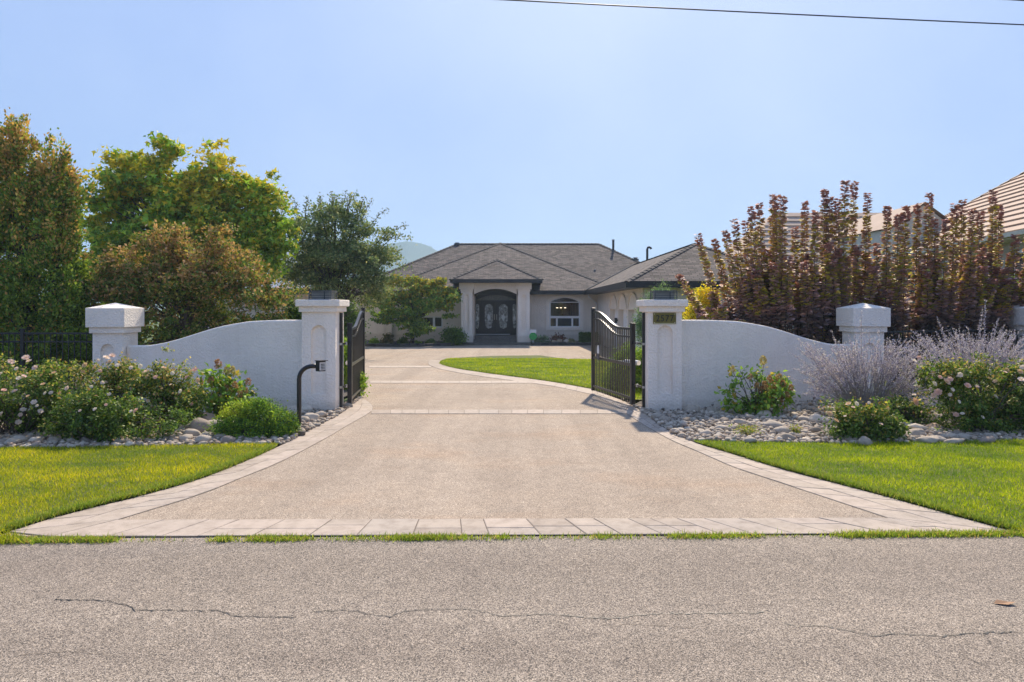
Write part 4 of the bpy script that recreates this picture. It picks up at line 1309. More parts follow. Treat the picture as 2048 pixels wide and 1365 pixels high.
# entrance
kd = 43.98 / F
def dx(px): return (px - 1024) * kd
def dz(py): return EYE - (py - HZ) * kd
MB().box(-3.0, 1.0, 44.06, 44.2, hg, 3.4).build('entrance_wall', M['darkdoor'], house)
zfl = dz(669.6)
def lead_glass():
    m, N, L, bs = newmat('leaded_glass')
    v = pos_node(N, L)
    vo = N.new('ShaderNodeTexVoronoi'); vo.inputs['Scale'].default_value = 9; L.new(v, vo.inputs['Vector'])
    sp = N.new('ShaderNodeSeparateColor'); L.new(vo.outputs['Color'], sp.inputs['Color'])
    c = ramp(N, L, sp.outputs['Red'], [(0, (.14,.15,.13)), (.4, (.30,.31,.28)), (.7, (.42,.44,.41)), (1, (.62,.64,.62))])
    L.new(c, bs.inputs['Base Color']); bs.inputs['Roughness'].default_value = .2
    return m
M['lead'] = lead_glass()
M['diamond'] = plain('bevelled_diamond', (.78,.82,.80), rough=.15)
M['transomglass'] = plain('amber_transom_glass', (.22,.19,.11), (.10,.09,.055), 14, .2)
def glaze(x0, x1, z0, z1, parent, y, tip=True):
    cx = (x0 + x1) / 2; w = (x1 - x0) / 2; h = z1 - z0
    pts = [(cx, z0), (x0 + w * .25, z0 + h * .07), (x0 + w * .12, z0 + h * .3), (x0, z0 + h * .33)] + arc_pts(cx, z1 - w, w, 10) + [(x1, z0 + h * .33), (x1 - w * .12, z0 + h * .3), (x1 - w * .25, z0 + h * .07)]
    g = MB().prism([(p[0], y, p[1]) for p in pts], (0, .01, 0)).build('pane', M['lead'], parent)
    m = MB()
    for t in (.2, .5, .8) if w > .15 else (.5,):
        m.box(x0 + (x1-x0)*t - .006, x0 + (x1-x0)*t + .006, y - .006, y - .0005, z0 + h*.1, z1 - w*.4)
    for t in (.3, .55, .75):
        m.box(x0 + .02, x1 - .02, y - .007, y - .0008, z0 + h*t - .006, z0 + h*t + .006)
    m.build('came', M['greymetal'], parent)
    zc = z0 + h * .46; q = w * .45
    MB().prism([(cx, y - .012, zc - h*.16), (cx - q, y - .012, zc), (cx, y - .012, zc + h*.16), (cx + q, y - .012, zc)], (0, .004, 0)).build('diamond', M['diamond'], parent)
for (xa, xb, ga0, ga1) in ((964, 990.6, 969.8, 985.6), (991.2, 1020, 997.8, 1015.4)):
    dr = MB().box(dx(xa), dx(xb), 43.99, 44.055, zfl + .02, dz(602.5)).build('door', M['darkdoor'], house, bevel=.01)
    glaze(dx(ga0), dx(ga1), dz(658.4), dz(608.4), dr, 43.975)
    hxp = dx(988.8 if xa < 970 else 993.5)
    MB().tube([(hxp, 43.95, dz(640)), (hxp, 43.95, dz(629))], .02, 8).build('handle', M['steel'], dr)
for (xa, xb, g0_, g1_) in ((947, 962.8, 951, 958.3), (1021.2, 1035, 1025.5, 1032)):
    sl = MB().box(dx(xa), dx(xb), 44.0, 44.056, zfl + .02, dz(602.5)).build('sidelight', M['darkdoor'], house)
    glaze(dx(g0_), dx(g1_), dz(659), dz(608.5), sl, 43.985)
tp = arch_poly(dx(953), dx(1032), dz(601.5), dz(600.6), dz(590.3), 16)
tr = MB().prism([(p[0], 44.02, p[1]) for p in tp], (0, .03, 0)).build('transom_window', M['transomglass'], house)
MB().box(dx(947), dx(1035), 43.975, 44.058, dz(602.6) + .005, dz(601.2)).build('door_head', M['darkdoor'], house)
MB().box(dx(952), dx(1020), 43.9, 44.05, zfl, zfl + .035).build('threshold', M['trim'], house)
# steps
stp = house
MB().box(bx0, bx1, 42.26, 44.05, hg - .05, zfl - .002).build('porch_floor', M['steps'], house)
zs1 = zfl - .22; 
MB().box(bx0, bx1, 41.75, 42.255, hg - .05, zs1 + .02).build('step', M['steps'], house)
MB().box(-3.12, 1.12, 41.2, 41.745, hg - .05, zs1 - .15).build('step', M['steps'], house)

# -- garage doors on the courtyard side
gx = 5.35
MB().box(gx + .3, gx + .34, 28.4, 43.6, hg, ZT).build('wall', M['hstucco'], house)
bays = [(35.3, 37.95), (32.35, 35.0), (29.4, 32.05)]
ed_ = [28.4] + [v for b in sorted(bays) for v in b] + [43.6]
for a, b in zip(ed_[0::2], ed_[1::2]):
    MB().box(gx, gx + .299, a, b, hg - .05, 1.79).build('pier', M['hstucco'], house)
MB().box(gx, gx + .299, 28.4, 43.6, 1.791, ZT).build('lintel_wall', M['hstucco'], house)
MB().box(gx + .3, 11.4, 28.4, 28.7, hg - .05, ZT).build('wall', M['hstucco'], house)
MB().box(11.1, 11.4, 28.71, 45, hg - .05, ZT).build('wall', M['hstucco'], house)
for a, b in bays:
    gd_ = MB().box(gx + .25, gx + .292, a + .02, b - .02, hg, 1.785).build('garage_door', M['white'], house)
    for i in range(1, 4):
        z = hg + (1.785 - hg) * i / 4
        MB().box(gx + .245, gx + .2495, a + .03, b - .03, z - .012, z + .012).build('panel_joint', M['trim'], gd_)
    m = MB(); c = (a + b) / 2
    for R0, R1 in ((1.2, 1.32),):
        n = 16
        for i in range(n):
            t0_, t1_ = math.pi * i / n, math.pi * (i+1) / n
            q = [(c + R*math.cos(t), 1.82 + R*.56*math.sin(t)) for R, t in ((R0,t0_),(R1,t0_),(R1,t1_),(R0,t1_))]
            m.prism([(gx - .05, y_, z_) for y_, z_ in q], (.05, 0, 0))
    m.build('arch_moulding', M['hstucco'], house)
# window niche on the garage front
fx0 = 5.9
gf = ring(MB(), arch_poly(6.0, 7.6, .7, 1.7, 2.1), arch_poly(6.12, 7.48, .82, 1.68, 1.98), 28.36, .05).build('window', M['trim'], house)
MB().prism([(p[0], 28.385, p[1]) for p in arch_poly(6.1, 7.5, .8, 1.69, 2.0)], (0, .01, 0)).build('pane', M['glass'], gf)
# downspout
MB().tube([(4.72, 43.05, ZE - .24), (4.75, 43.1, ZE - .36), (5.26, 43.45, ZE - .75), (5.28, 43.5, ZE - .9), (5.28, 43.5, hg + .1)], .045, 8).build('downspout', M['trim'], house)
# wall lantern
lt = MB().box(gx - .16, gx - .04, 35.08, 35.2, 1.1, 1.36).build('wall_lantern', M['fascia'], house)
MB().box(gx - .06, gx, 35.11, 35.17, 1.2, 1.28).build('lantern_arm', M['fascia'], lt)

# -- planter curbs (blocks) and beds in front of the house
def curb(pts, label, step=.45):
    root = thing('planter_curb', (pts[0][0], pts[0][1], hg), label, 'curb')
    line, L = smooth_line([Vector((*p, 0)) for p in pts], 60)
    n = max(2, int(L / step))
    for i in range(n):
        a, b = at(line, i / n), at(line, (i + 1) / n)
        d = (b - a); l = d.length; d.normalize(); nb = Vector((-d.y, d.x, 0))
        zz = gz((a.y + b.y) / 2)
        MB().obox((a + b) / 2 + Vector((0,0,zz + .07)), d * (l/2 - .006), nb * .12, Vector((0,0,.1 + random.uniform(-.008,.008)))).build('block', M['curb'], root, bevel=.012)
    return root
CL = [(-11.4, 41.3), (-9.2, 40.2), (-7.0, 39.1), (-5.2, 39.4), (-3.9, 40.3), (-3.2, 41.1)]
curb(CL, 'curved dark block curb of the planter left of the portico')
curb([(1.2, 41.2), (3.0, 41.1), (5.2, 41.1)], 'straight dark block curb of the planter right of the portico')
for poly, nm in (([(p[0], p[1] + .1) for p in CL] + [(-3.1, 43.6), (-11.3, 45.2)], 1), ([(1.2, 41.3), (5.25, 41.2), (5.25, 43.6), (1.2, 43.6)], 2)):
    struct(sheet('planting_bed', poly, .12, M['soil'], 1.0))

# ================================================================== NEIGHBOURS
nb = thing('neighbour_house', (20, 27, 0), 'tan neighbouring house with long courses of pink-beige roof tiles behind purple shrubs', 'house')
NO = Vector((15.3, 20.76, 0)); NU = Vector((.164, .987, 0)); NV = Vector((.987, -.164, 0))
NZ, NS = 4.2, .7
def npt(u, v, z): return NO + NU * u + NV * v + Vector((0, 0, z))
U0, U1, VR = -9.0, 14.0, 8.0
# tiled slope facing the driveway: one overlapping course at a time, ending on the hip
nroof = roof_part('roof', [([npt(U0, 0, NZ - .03), npt(U1, 0, NZ - .03), npt(U1 - VR, VR, NZ + NS * VR - .03), npt(U0, VR, NZ + NS * VR - .03)], NU),
                           ([npt(U1, 0, NZ - .03), npt(U1, 2 * VR, NZ - .03), npt(U1 - VR, VR, NZ + NS * VR - .03)], NV),
                           ([npt(U0, 2 * VR, NZ - .03), npt(U1, 2 * VR, NZ - .03), npt(U1 - VR, VR, NZ + NS * VR - .03), npt(U0, VR, NZ + NS * VR - .03)], NU)], M['tancap'], nb)
sl_ = Vector((NV.x, NV.y, NS)).normalized(); nn = NU.cross(sl_)
if nn.z < 0: nn = -nn
dv = .36
for i in range(int(VR / dv)):
    v0, v1 = i * dv, i * dv + dv + .04
    a, b = npt(U0, v0, NZ + NS * v0) + nn * .075, npt(U1 - v0, v0, NZ + NS * v0) + nn * .075
    c, d = npt(U1 - v1, v1, NZ + NS * v1) + nn * .01, npt(U0, v1, NZ + NS * v1) + nn * .01
    MB().add([a, b, c, d, a - nn * .07, b - nn * .07], [(0,1,2,3), (4,5,1,0)]).build('tile_course', M['tancap'], nroof, fix=False)
cap_line(npt(U1, 0, NZ + .05), npt(U1 - VR, VR, NZ + NS * VR + .05), nroof, plain('grey_hip_tile', (.34,.30,.26), rough=.8), .14, .4)
gut = MB().obox(npt((U0 + U1) / 2, -.06, NZ - .06), NU * (U1 - U0) / 2, NV * .06, Vector((0,0,.07))).build('gutter', M['cream'], nb)
MB().obox(npt((U0 + U1) / 2, .35, NZ - .16), NU * (U1 - U0) / 2, NV * .35, Vector((0,0,.015))).build('soffit', M['cream'], nb)
MB().obox(npt((U0 + U1) / 2, .75, NZ / 2 - .1), NU * ((U1 - U0) / 2 - .7), NV * .15, Vector((0,0,NZ / 2 - .08))).build('wall', M['tanwall'], nb)
for uu, ww in ((-2.6, .8), (.9, .75), (6.2, .6), (9.5, .8)):
    wfr = MB().obox(npt(uu, .585, 2.95), NU * ww, NV * .03, Vector((0,0,.75))).build('window', M['white'], nb)
    for s in (-1, 1):
        MB().obox(npt(uu + s * ww * .5, .55, 2.95), NU * (ww * .5 - .06), NV * .012, Vector((0,0,.66))).build('pane', M['glass'], wfr)
# far wing whose courses face the road
cw = [(12.95, 42.0, NZ - .5), (30, 42.0, NZ - .5), (26, 47.5, 8.35), (17.9, 47.5, 8.35)]
fw = roof_part('roof', [(cw, (1,0,0)), ([(12.95, 42.0, NZ - .5), (12.95, 53, NZ - .5), (17.9, 47.5, 8.35)], (0,1,0)), ([(12.95, 53, NZ - .5), (30, 53, NZ - .5), (26, 47.5, 8.35), (17.9, 47.5, 8.35)], (1,0,0))], M['tancap'], nb)
k = 13
A, B_, Cc, D_ = [Vector(p) for p in cw]
nf = (B_ - A).cross(D_ - A).normalized()
for i in range(k):
    t0_, t1_ = i / k, min((i + 1.1) / k, 1)
    a, b, c, d = A.lerp(D_, t0_) + nf * .085, B_.lerp(Cc, t0_) + nf * .085, B_.lerp(Cc, t1_) + nf * .012, A.lerp(D_, t1_) + nf * .012
    MB().add([a, b, c, d, a - nf * .08, b - nf * .08], [(0,1,2,3), (4,5,1,0)]).build('tile_course', M['tancap'], fw, fix=False)
MB().box(13.7, 29, 42.8, 43.0, -.4, NZ - .52).build('wall', M['tanwall'], nb)
# small gable between the two roofs
gp = P(1851, 404, 30)
gm_ = MB().add([(gp.x, 30, gp.z), (gp.x - 1.5, 30, gp.z - 1.1), (gp.x + 1.5, 30, gp.z - 1.1), (gp.x, 36, gp.z), (gp.x - 1.5, 36, gp.z - 1.1), (gp.x + 1.5, 36, gp.z - 1.1)], [(0,1,4,3), (0,3,5,2)])
gbl = gm_.build('gable_roof', M['tancap'], nb)
MB().prism([(gp.x, 30.15, gp.z - .12), (gp.x - 1.35, 30.15, gp.z - 1.12), (gp.x - 1.35, 30.15, gp.z - 2.6), (gp.x + 1.35, 30.15, gp.z - 2.6), (gp.x + 1.35, 30.15, gp.z - 1.12)], (0, 5, 0)).build('gable_wall', M['cream'], nb)
# left neighbour with a standing-seam roof
n2 = thing('neighbour_shed', (-14, 36, gz(36)), 'grey standing seam metal roof of the building behind the brown shrub', 'building')
za, zb = P(560, 578, 35).z, P(560, 505, 40).z
xa_, xb_ = -16.5, -9.9
r2 = MB().add([(xa_, 35, za), (xb_, 35, za), (xb_ + .6, 40, zb), (xa_, 40, zb)], [(0,1,2,3)]).build('roof', M['seam'], n2)
for i in range(15):
    x = xa_ + .25 + i * .45
    if x < xb_: MB().obox(((x) , 37.5, (za + zb) / 2 + .02), (.012, 0, 0), (0, 2.5, (zb - za) / 2), (0, 0, .02)).build('seam', M['greymetal'], r2)
MB().box(xa_, xb_ + .05, 34.9, 35.0, za - .28, za + .02).build('fascia', M['fascia'], n2)
MB().box(xa_ + .3, xb_ - .3, 35.6, 40, gz(36) - .1, za - .02).build('wall', M['hstucco'], n2)

# ------------------------------------------------------------------ mountain, power line
def mrow(px):
    return float(np.interp(px, [-400, 200, 560, 700, 760, 790, 812, 826, 842, 858, 870, 878, 890, 905, 940, 1000, 1100, 1300, 1700, 2500],
                                [545, 530, 505, 496, 491, 487, 483.5, 484.5, 487.5, 493, 500, 505, 501.5, 503, 512, 520, 530, 540, 535, 540]))
mb = MB(); YM = 1250; nx = 420
for i in range(nx):
    px = -180 + 2400 * i / (nx - 1)
    top = P(px, mrow(px), YM)
    for j, t in enumerate((0, .3, .55, .78, 1.0, .8, 0)):
        yy = YM - 190 + 47 * j if j < 5 else YM + 75 * (j - 4)
        nz = 5 * mnoise.noise(Vector((top.x * .02, j * 1.7, 2)))
        mb.v.append((top.x * (1 if j == 4 else yy / YM), yy, -2 + (top.z + 2) * t + (nz if 0 < t < 1 else 0)))
    if i:
        for j in range(6): mb.f.append(((i-1)*7+j, i*7+j, i*7+j+1, (i-1)*7+j+1))
mount = struct(mb.build('mountain', M['mountain']))
# conifers along the ridge line, as one wooded mass
n = 2600
px = RNG.uniform(450, 1050, n)
tt = RNG.random(n) ** .5
pos = np.array([tuple(P(a, mrow(a), YM)) for a in px]); pos[:, 2] += 2; pos[:, 2] = pos[:, 2] * (.35 + .65 * tt) - 5; pos[:, 1] = YM - 2 - 120 * (1 - tt)
CONE = ([(1,0,0),(.3,.95,0),(-.8,.6,0),(-.8,-.6,0),(.3,-.95,0),(0,0,1)], [(0,1,5),(1,2,5),(2,3,5),(3,4,5),(4,0,5)])
I3 = np.tile(np.eye(3)[None], (n, 1, 1)); hh = RNG.uniform(3.2, 8, n)
fo = inst('mountain_forest', CONE[0], CONE[1], pos, I3[:, 0], I3[:, 1], I3[:, 2], np.column_stack([hh * .22, hh * .22, hh]), pick([(.03,.05,.035),(.045,.06,.04)], n), M['leaf'])
tag(fo, 'conifer forest covering the hazy far mountain', 'forest', kind='stuff')

wa_, wb_ = P(1010, 0, 12.7), P(2048, 50, 13.85)
dw = wb_ - wa_
wire = MB().tube([wa_ + dw * t + Vector((0, 0, .05 * ((t - .5) ** 2 - .25))) for t in np.linspace(-2.5, 3.2, 60)], .0125, 6).build('power_line', M['wire'])
tag(wire, 'black overhead power line crossing the upper right sky', 'power line')
wire2 = MB().tube([P(1960, -4, 12.0), P(2060, 2, 12.2), P(2700, 38, 13.4)], .012, 6).build('power_line', M['wire'])
tag(wire2, 'second overhead cable clipping the top right corner', 'power line')

# ================================================================== PLANTS
def tree(name, label, cat, base, lobes, ncl, nl, cr, ls, tpl, colfn, trunk_r=.12, top=None, nb=40, mat='leaf', shell=.55, group=None, zmin=None, bark='bark', flat=.7, droop=.25, up=.7, lift=.35, sup=None, sr=.3, sflat=.8):
    root = thing(name, base, label, cat, group)
    data = crown(lobes, ncl, nl, cr, ls, shell, flat, droop, up, sup, sr, sflat)
    col = colfn(data[0], data[4], data[5])
    foliage('crown', data, tpl, col, M[mat], root, zmin)
    lz = np.array(lobes)
    if top is None:
        c = lz[:, :3].mean(0); top = (c[0], c[1], lz[:, 2].max() - .1 * lz[:, 5].max())
    m = MB(); limb_tubes(m, base, top, data[5], trunk_r, nb, lift=lift)
    m.build('trunk', M[bark], root, smooth=True)
    return root

def colpal(pal, w, clvar=.2, zpal=None, z0=0, z1=1):
    def fn(pos, ci, cen):
        n = len(pos)
        c = pick(pal, n, w)
        cv_ = RNG.uniform(1 - clvar, 1 + clvar, len(cen))[ci]
        c = c * cv_[:, None]
        if zpal is not None:
            t = np.clip((pos[:, 2] - z0) / (z1 - z0) + RNG.normal(0, .15, len(cen))[ci], 0, 1)
            k = RNG.random(n) < t
            c[k] = pick(zpal[0], int(k.sum()), zpal[1]) * cv_[k][:, None]
        return c
    return fn

# --- far-left arborvitae, two leaders
def cedar():
    Y = 16.6; base = (P(70, 600, Y).x, Y, gz(Y))
    lob = lobes_px([(40,320,34,75),(112,360,28,62),(0,420,60,90),(60,420,60,90),(120,440,36,80),(20,520,90,90),(110,540,50,90),(135,600,40,70),(40,620,110,80),(-60,560,70,110),(-20,380,40,80),(130,660,38,40),(60,705,130,50),(150,705,40,45),(-40,700,90,60),(22,280,12,42),(108,312,9,26)], Y, .75)
    zt0, zt1 = P(0, 560, Y).z, P(0, 280, Y).z
    def cf(pos, ci, cen):
        n = len(pos)
        g = pick([(0.0798, 0.1232, 0.0203), (0.1232, 0.1595, 0.0232), (0.174, 0.1958, 0.029), (0.0508, 0.087, 0.0203)], n, [.35,.3,.15,.2])
        b = pick([(0.319, 0.1885, 0.0508), (0.2465, 0.145, 0.0508), (0.3915, 0.2465, 0.0725), (0.1885, 0.174, 0.0435)], n, [.35,.3,.15,.2])
        t = np.clip((cen[:, 2] - zt0) / (zt1 - zt0), 0, 1) * .62 + .03 + RNG.normal(0, .2, len(cen))
        t -= .35 * np.clip((cen[:, 0] - P(140, 0, Y).x) / .3, 0, 1)
        k = RNG.random(n) < t[ci]
        g[k] = b[k]
        return g * RNG.uniform(.7, 1.25, len(cen))[ci][:, None]
    root = thing('cedar_tree', base, 'tall browning arborvitae with twin tops at the far left', 'tree')
    data = list(crown(lob, 2300, 60, .065, .08, .66, 1.6, -.2, .2, 620, .11, 1.5))
    data[1] = data[1] + np.array([0, 0, .55])
    foliage('crown', data, LEAF2, cf(data[0], data[4], data[5]), M['leaf'], root, .1)
    m = MB(); limb_tubes(m, base, (P(35, 300, Y).x, Y, P(0, 290, Y).z), data[5], .16, 40, lift=.1)
    m.tube([(base[0] + .4, Y, 0), (P(110, 330, Y).x, Y, P(0, 330, Y).z)], [.12, .03], 6)
    m.build('trunk', M['bark'], root, smooth=True)
cedar()

# --- maple with yellowing top
Ym = 26.0
lob = lobes_px([(270,340,45,42),(345,345,40,40),(420,365,45,50),(490,390,45,55),(215,385,52,48),(300,400,70,55),(400,430,80,60),(200,450,50,70),(280,480,80,70),(480,460,60,60),(530,440,36,50),(380,510,100,60),(510,520,55,50),(220,540,60,60),(300,308,16,16),(255,318,14,18),(335,316,12,16),(465,345,14,18),(560,470,14,30)], Ym, .9)
def maple_col(pos, ci, cen):
    n = len(pos)
    g = pick([(0.105, 0.168, 0.0196), (0.154, 0.217, 0.0252), (0.07, 0.119, 0.0196), (0.21, 0.252, 0.028)], n, [.35,.3,.2,.15])
    y = pick([(.27,.22,.022), (.33,.24,.024), (.22,.19,.024)], n, [.5,.2,.3])
    t = .14 + .4 * np.clip((cen[:, 2] - P(0, 480, Ym).z) / 2.6, 0, 1) + RNG.normal(0, .22, len(cen)) + .25 * ((cen[:, 0] > P(385, 0, Ym).x) & (cen[:, 0] < P(490, 0, Ym).x) & (cen[:, 2] > P(0, 520, Ym).z))
    k = RNG.random(n) < t[ci]; g[k] = y[k]
    return g * RNG.uniform(.75, 1.25, len(cen))[ci][:, None]
tree('maple_tree', 'broad green maple turning yellow at the top behind the brown shrub', 'tree', (P(340, 0, Ym).x, Ym, gz(Ym)), lob, 1500, 34, .15, .19, LOBED, maple_col, .2, top=(P(345, 0, Ym).x, Ym, P(0, 420, Ym).z), nb=90, shell=.5, sup=190, sr=.30, sflat=.9)

# --- large brownish shrub
Yb = 17.0
lob = lobes_px([(360,520,75,55),(300,545,85,60),(440,540,75,55),(250,590,70,70),(350,600,110,75),(470,595,85,70),(530,610,45,55),(260,650,80,50),(400,660,130,45),(520,655,50,35),(300,700,110,40),(450,700,120,40),(230,620,50,60),(340,485,40,26),(420,490,36,26)], Yb, .75)
def brown_col(pos, ci, cen):
    n = len(pos)
    g = pick([(0.063, 0.098, 0.0196), (0.098, 0.119, 0.0252), (0.042, 0.07, 0.0196), (0.14, 0.126, 0.035)], n, [.35,.3,.2,.15])
    b = pick([(0.224, 0.14, 0.056), (0.28, 0.168, 0.084), (0.182, 0.105, 0.042), (0.21, 0.175, 0.042)], n, [.35,.2,.25,.2])
    t = .1 + .55 * np.clip((cen[:, 2] - P(0, 650, Yb).z) / 1.6, 0, 1) + RNG.normal(0, .15, len(cen))
    k = RNG.random(n) < t[ci]; g[k] = b[k]
    return g * RNG.uniform(.75, 1.2, len(cen))[ci][:, None]
tree('lilac_shrub', 'large rounded shrub with brown seed heads above the left garden wall', 'shrub', (P(375, 0, Yb).x, Yb, gz(Yb)), lob, 1500, 40, .085, .085, LEAF2, brown_col, .09, nb=130, shell=.62, sup=210, sr=.17, sflat=.9, zmin=.1, bark='twig', droop=-.15)
# --- dark shrub filling between
# --- feathery locust tree near the house
Ya = 30.0
lob = lobes_px([(680,470,55,50),(620,470,45,50),(740,490,45,45),(650,530,70,50),(730,540,60,45),(600,530,35,45),(690,430,30,28),(770,500,22,22),(630,430,24,24),(660,575,60,25),(720,580,45,25),(765,540,25,25)], Ya, .9)
rt = thing('ash_tree', (P(665, 0, Ya).x, Ya, gz(Ya)), 'airy grey-green ash tree with long wispy shoots left of the house', 'tree')
data = crown(lob, 900, 42, .15, .12, .35, .6, .1, .7, 120, .33, .6)
extra_p = []; extra_a = []
tw = MB()
for (ax_, ay_, bx_, by_) in [(760,480,810,452),(755,500,806,470),(745,520,800,500),(690,440,705,388),(640,430,642,392),(600,450,588,402),(575,470,558,415),(720,450,745,400),(735,460,775,418),(700,440,690,385),(660,430,672,390),(610,440,615,395),(750,540,798,512),(580,500,556,470),(670,430,662,388),(715,440,728,398)]:
    a, b = P(ax_, ay_, Ya), P(bx_, by_, Ya + random.uniform(-1, 1))
    mid = a.lerp(b, .55) + Vector((0, 0, .12))
    tw.tube([a, mid, b], [.02, .012, .005], 4)
    for i in range(70):
        t = RNG.random(); p = a.lerp(mid, t * 2) if t < .5 else mid.lerp(b, t * 2 - 1)
        extra_p.append(tuple(p + Vector(RNG.normal(0, .07, 3)))); extra_a.append(tuple((b - a).normalized() * .5 + Vector(RNG.normal(0, .6, 3))))
ep = np.array(extra_p); ne = len(ep)
pos = np.vstack([data[0], ep]); ax = np.vstack([data[1], np.array(extra_a)]); nr = np.vstack([data[2], rdir(ne) + np.array([0, 0, .5])]); sz = np.concatenate([data[3], .1 * RNG.uniform(.6, 1.2, ne)])
acol = colpal([(0.0825, 0.1125, 0.045), (0.1275, 0.15, 0.06), (0.06, 0.0825, 0.0375), (0.21, 0.195, 0.09)], [.35,.3,.22,.13])(data[0], data[4], data[5])
col = np.vstack([acol, pick([(.06,.07,.03),(.09,.085,.04)], ne)])
foliage('crown', (pos, ax, nr, sz), LEAF2, col, M['leaf'], rt)
limb_tubes(tw, (P(665, 0, Ya).x, Ya, gz(Ya)), (P(670, 0, Ya).x, Ya, P(0, 440, Ya).z), data[5], .14, 80, lift=.25)
tw.build('trunk', M['bark'], rt, smooth=True)
# hedge row behind left gate / under trees
def shrub(name, label, px, py0, py1, wpx, Y, pal, w, n=260, nl=40, ls=.06, cr=.09, tpl=LEAF2, group=None, shell=.6, mat='leaf', depth=.8):
    k = Y / F; h = (py1 - py0) * k
    c = P(px, (py0 + py1) / 2, Y)
    base = (c.x, c.y, gz(Y))
    lob = [(c.x, c.y, c.z, wpx * k * .42, wpx * k * .42 * depth, h * .45), (c.x - wpx*k*.2, c.y, c.z - h*.12, wpx*k*.3, wpx*k*.28, h*.36), (c.x + wpx*k*.2, c.y, c.z - h*.1, wpx*k*.3, wpx*k*.28, h*.38), (c.x + wpx*k*.05, c.y, c.z + h*.15, wpx*k*.26, wpx*k*.24, h*.36)]
    return tree(name, label, 'shrub', base, lob, n, nl, cr, ls, tpl, colpal(pal, w), .03, nb=24, shell=shell, group=group, zmin=gz(Y) + .02, bark='twig', mat=mat)
GR = [(.045,.08,.014),(.07,.11,.018),(.03,.055,.014),(.10,.14,.02)]; GRW = [.35,.3,.2,.15]
LIME = [(.11,.17,.02),(.16,.22,.025),(.07,.12,.018),(.21,.25,.03)]
shrub('juniper_shrub', 'bright green juniper seen between the left pillar and gate', 683, 672, 800, 50, 16.4, LIME, GRW, 240, 40, .06, .09)
shrub('laurel_shrub', 'dark green shrub behind the left wall beside the pillar', 590, 600, 735, 70, 17.6, GR, GRW, 240, 40, .08, .1)
shrub('evergreen_shrub', 'dark evergreen shrub glimpsed between left pillar and house', 692, 596, 705, 60, 37.0, GR, GRW, 240, 40, .13, .17)
# leafy sprig poking past the left gate
shrub('juniper_sprig', 'lime green branch poking through the left gate', 719, 738, 790, 26, 14.9, LIME, GRW, 26, 30, .05, .04)
shrub('juniper_shrub', 'spreading green juniper behind the pickets of the right gate', 1262, 690, 800, 90, 16.2, LIME, GRW, 420, 44, .055, .08)
shrub('juniper_shrub', 'round green juniper glimpsed low beside the lawn through the right gate', 1223, 742, 786, 30, 17.4, LIME, GRW, 120, 36, .05, .05)
shrub('golden_shrub', 'golden yellow shrub beside the right gate pillar above the wall', 1408, 574, 700, 74, 17.2, [(.36,.30,.02),(.45,.37,.03),(.22,.22,.02),(.30,.24,.02)], [.35,.25,.2,.2], 300, 40, .055, .08)
shrub('spruce_shrub', 'blue-green conifer rising behind the numbered pillar', 1316, 568, 700, 92, 19.5, [(.07,.11,.05),(.10,.15,.075),(.05,.08,.04),(.15,.20,.10)], GRW, 420, 60, .07, .08, NARROW)

# --- dogwood in front of the house
Yd = 40.7
lob = lobes_px([(800,575,28,20),(850,575,28,16),(885,572,24,14),(800,600,38,20),(850,600,42,20),(890,600,24,16),(820,622,55,18),(785,632,28,12),(870,620,36,14),(820,645,34,10),(895,625,20,10),(828,660,18,8)], Yd, .95)
def dog_col(pos, ci, cen):
    n = len(pos)
    g = pick([(0.0686, 0.1176, 0.0235), (0.1078, 0.1568, 0.0274), (0.049, 0.0823, 0.0196), (0.1568, 0.196, 0.0314)], n, [.35,.3,.2,.15])
    y = pick([(.19,.16,.02),(.24,.18,.025),(.15,.11,.03)], n, [.5,.25,.25])
    t = .04 + .55 * np.clip((cen[:, 2] - P(0, 625, Yd).z) / 1.5, 0, 1) + RNG.normal(0, .1, len(cen))
    k = RNG.random(n) < t[ci]; g[k] = y[k]; return g
tree('dogwood_tree', 'small spreading dogwood with yellowing top in front of the house', 'tree', (P(823, 0, Yd).x, Yd, gz(Yd)), lob, 620, 36, .12, .17, LEAF2, dog_col, .13, sup=85, sr=.27, sflat=.35, top=(P(835, 0, Yd).x, Yd, P(0, 600, Yd).z), nb=60, shell=.35, flat=.4)
# --- small planting at the house
shrub('evergreen_shrub', 'rounded green shrub beside the left portico column', 907, 656, 690, 38, 40.9, GR, GRW, 160, 40, .12, .13, shell=.4)
for (px, y0, y1, w, lb, pal) in [(748, 679, 688, 14, 'low green tuft at the left end of the house planter', LIME), (776, 665, 690, 24, 'reddish-green small shrub in the house planter by the wall', [(.10,.085,.03),(.07,.06,.025),(.06,.08,.02),(.14,.09,.04)]),
        (806, 676, 689, 20, 'dark green low plant left of the dogwood trunk', GR), (832, 684, 691, 16, 'lime low plant right of the dogwood trunk', LIME), (862, 681, 690, 16, 'small green plant between dogwood and rounded shrub', GR),
        (1082, 672, 689, 36, 'grey-green low plant beside the lawn sign', [(.10,.13,.08),(.13,.15,.10),(.07,.10,.05),(.16,.17,.12)]), (1116, 669, 689, 34, 'dark red dwarf maple in the right house planter', [(.10,.035,.03),(.07,.03,.03),(.13,.06,.035),(.06,.05,.03)]), (1140, 680, 690, 18, 'small pale plant beside the dwarf maple', [(.16,.13,.07),(.10,.11,.05),(.2,.17,.11),(.08,.09,.03)])]:
    shrub('planter_plant', lb, px, y0, y1, w, 41.7 if px > 1000 else 40.9, pal, GRW, 50, 30, .09, .07, group='small plants along the house front', shell=.3)
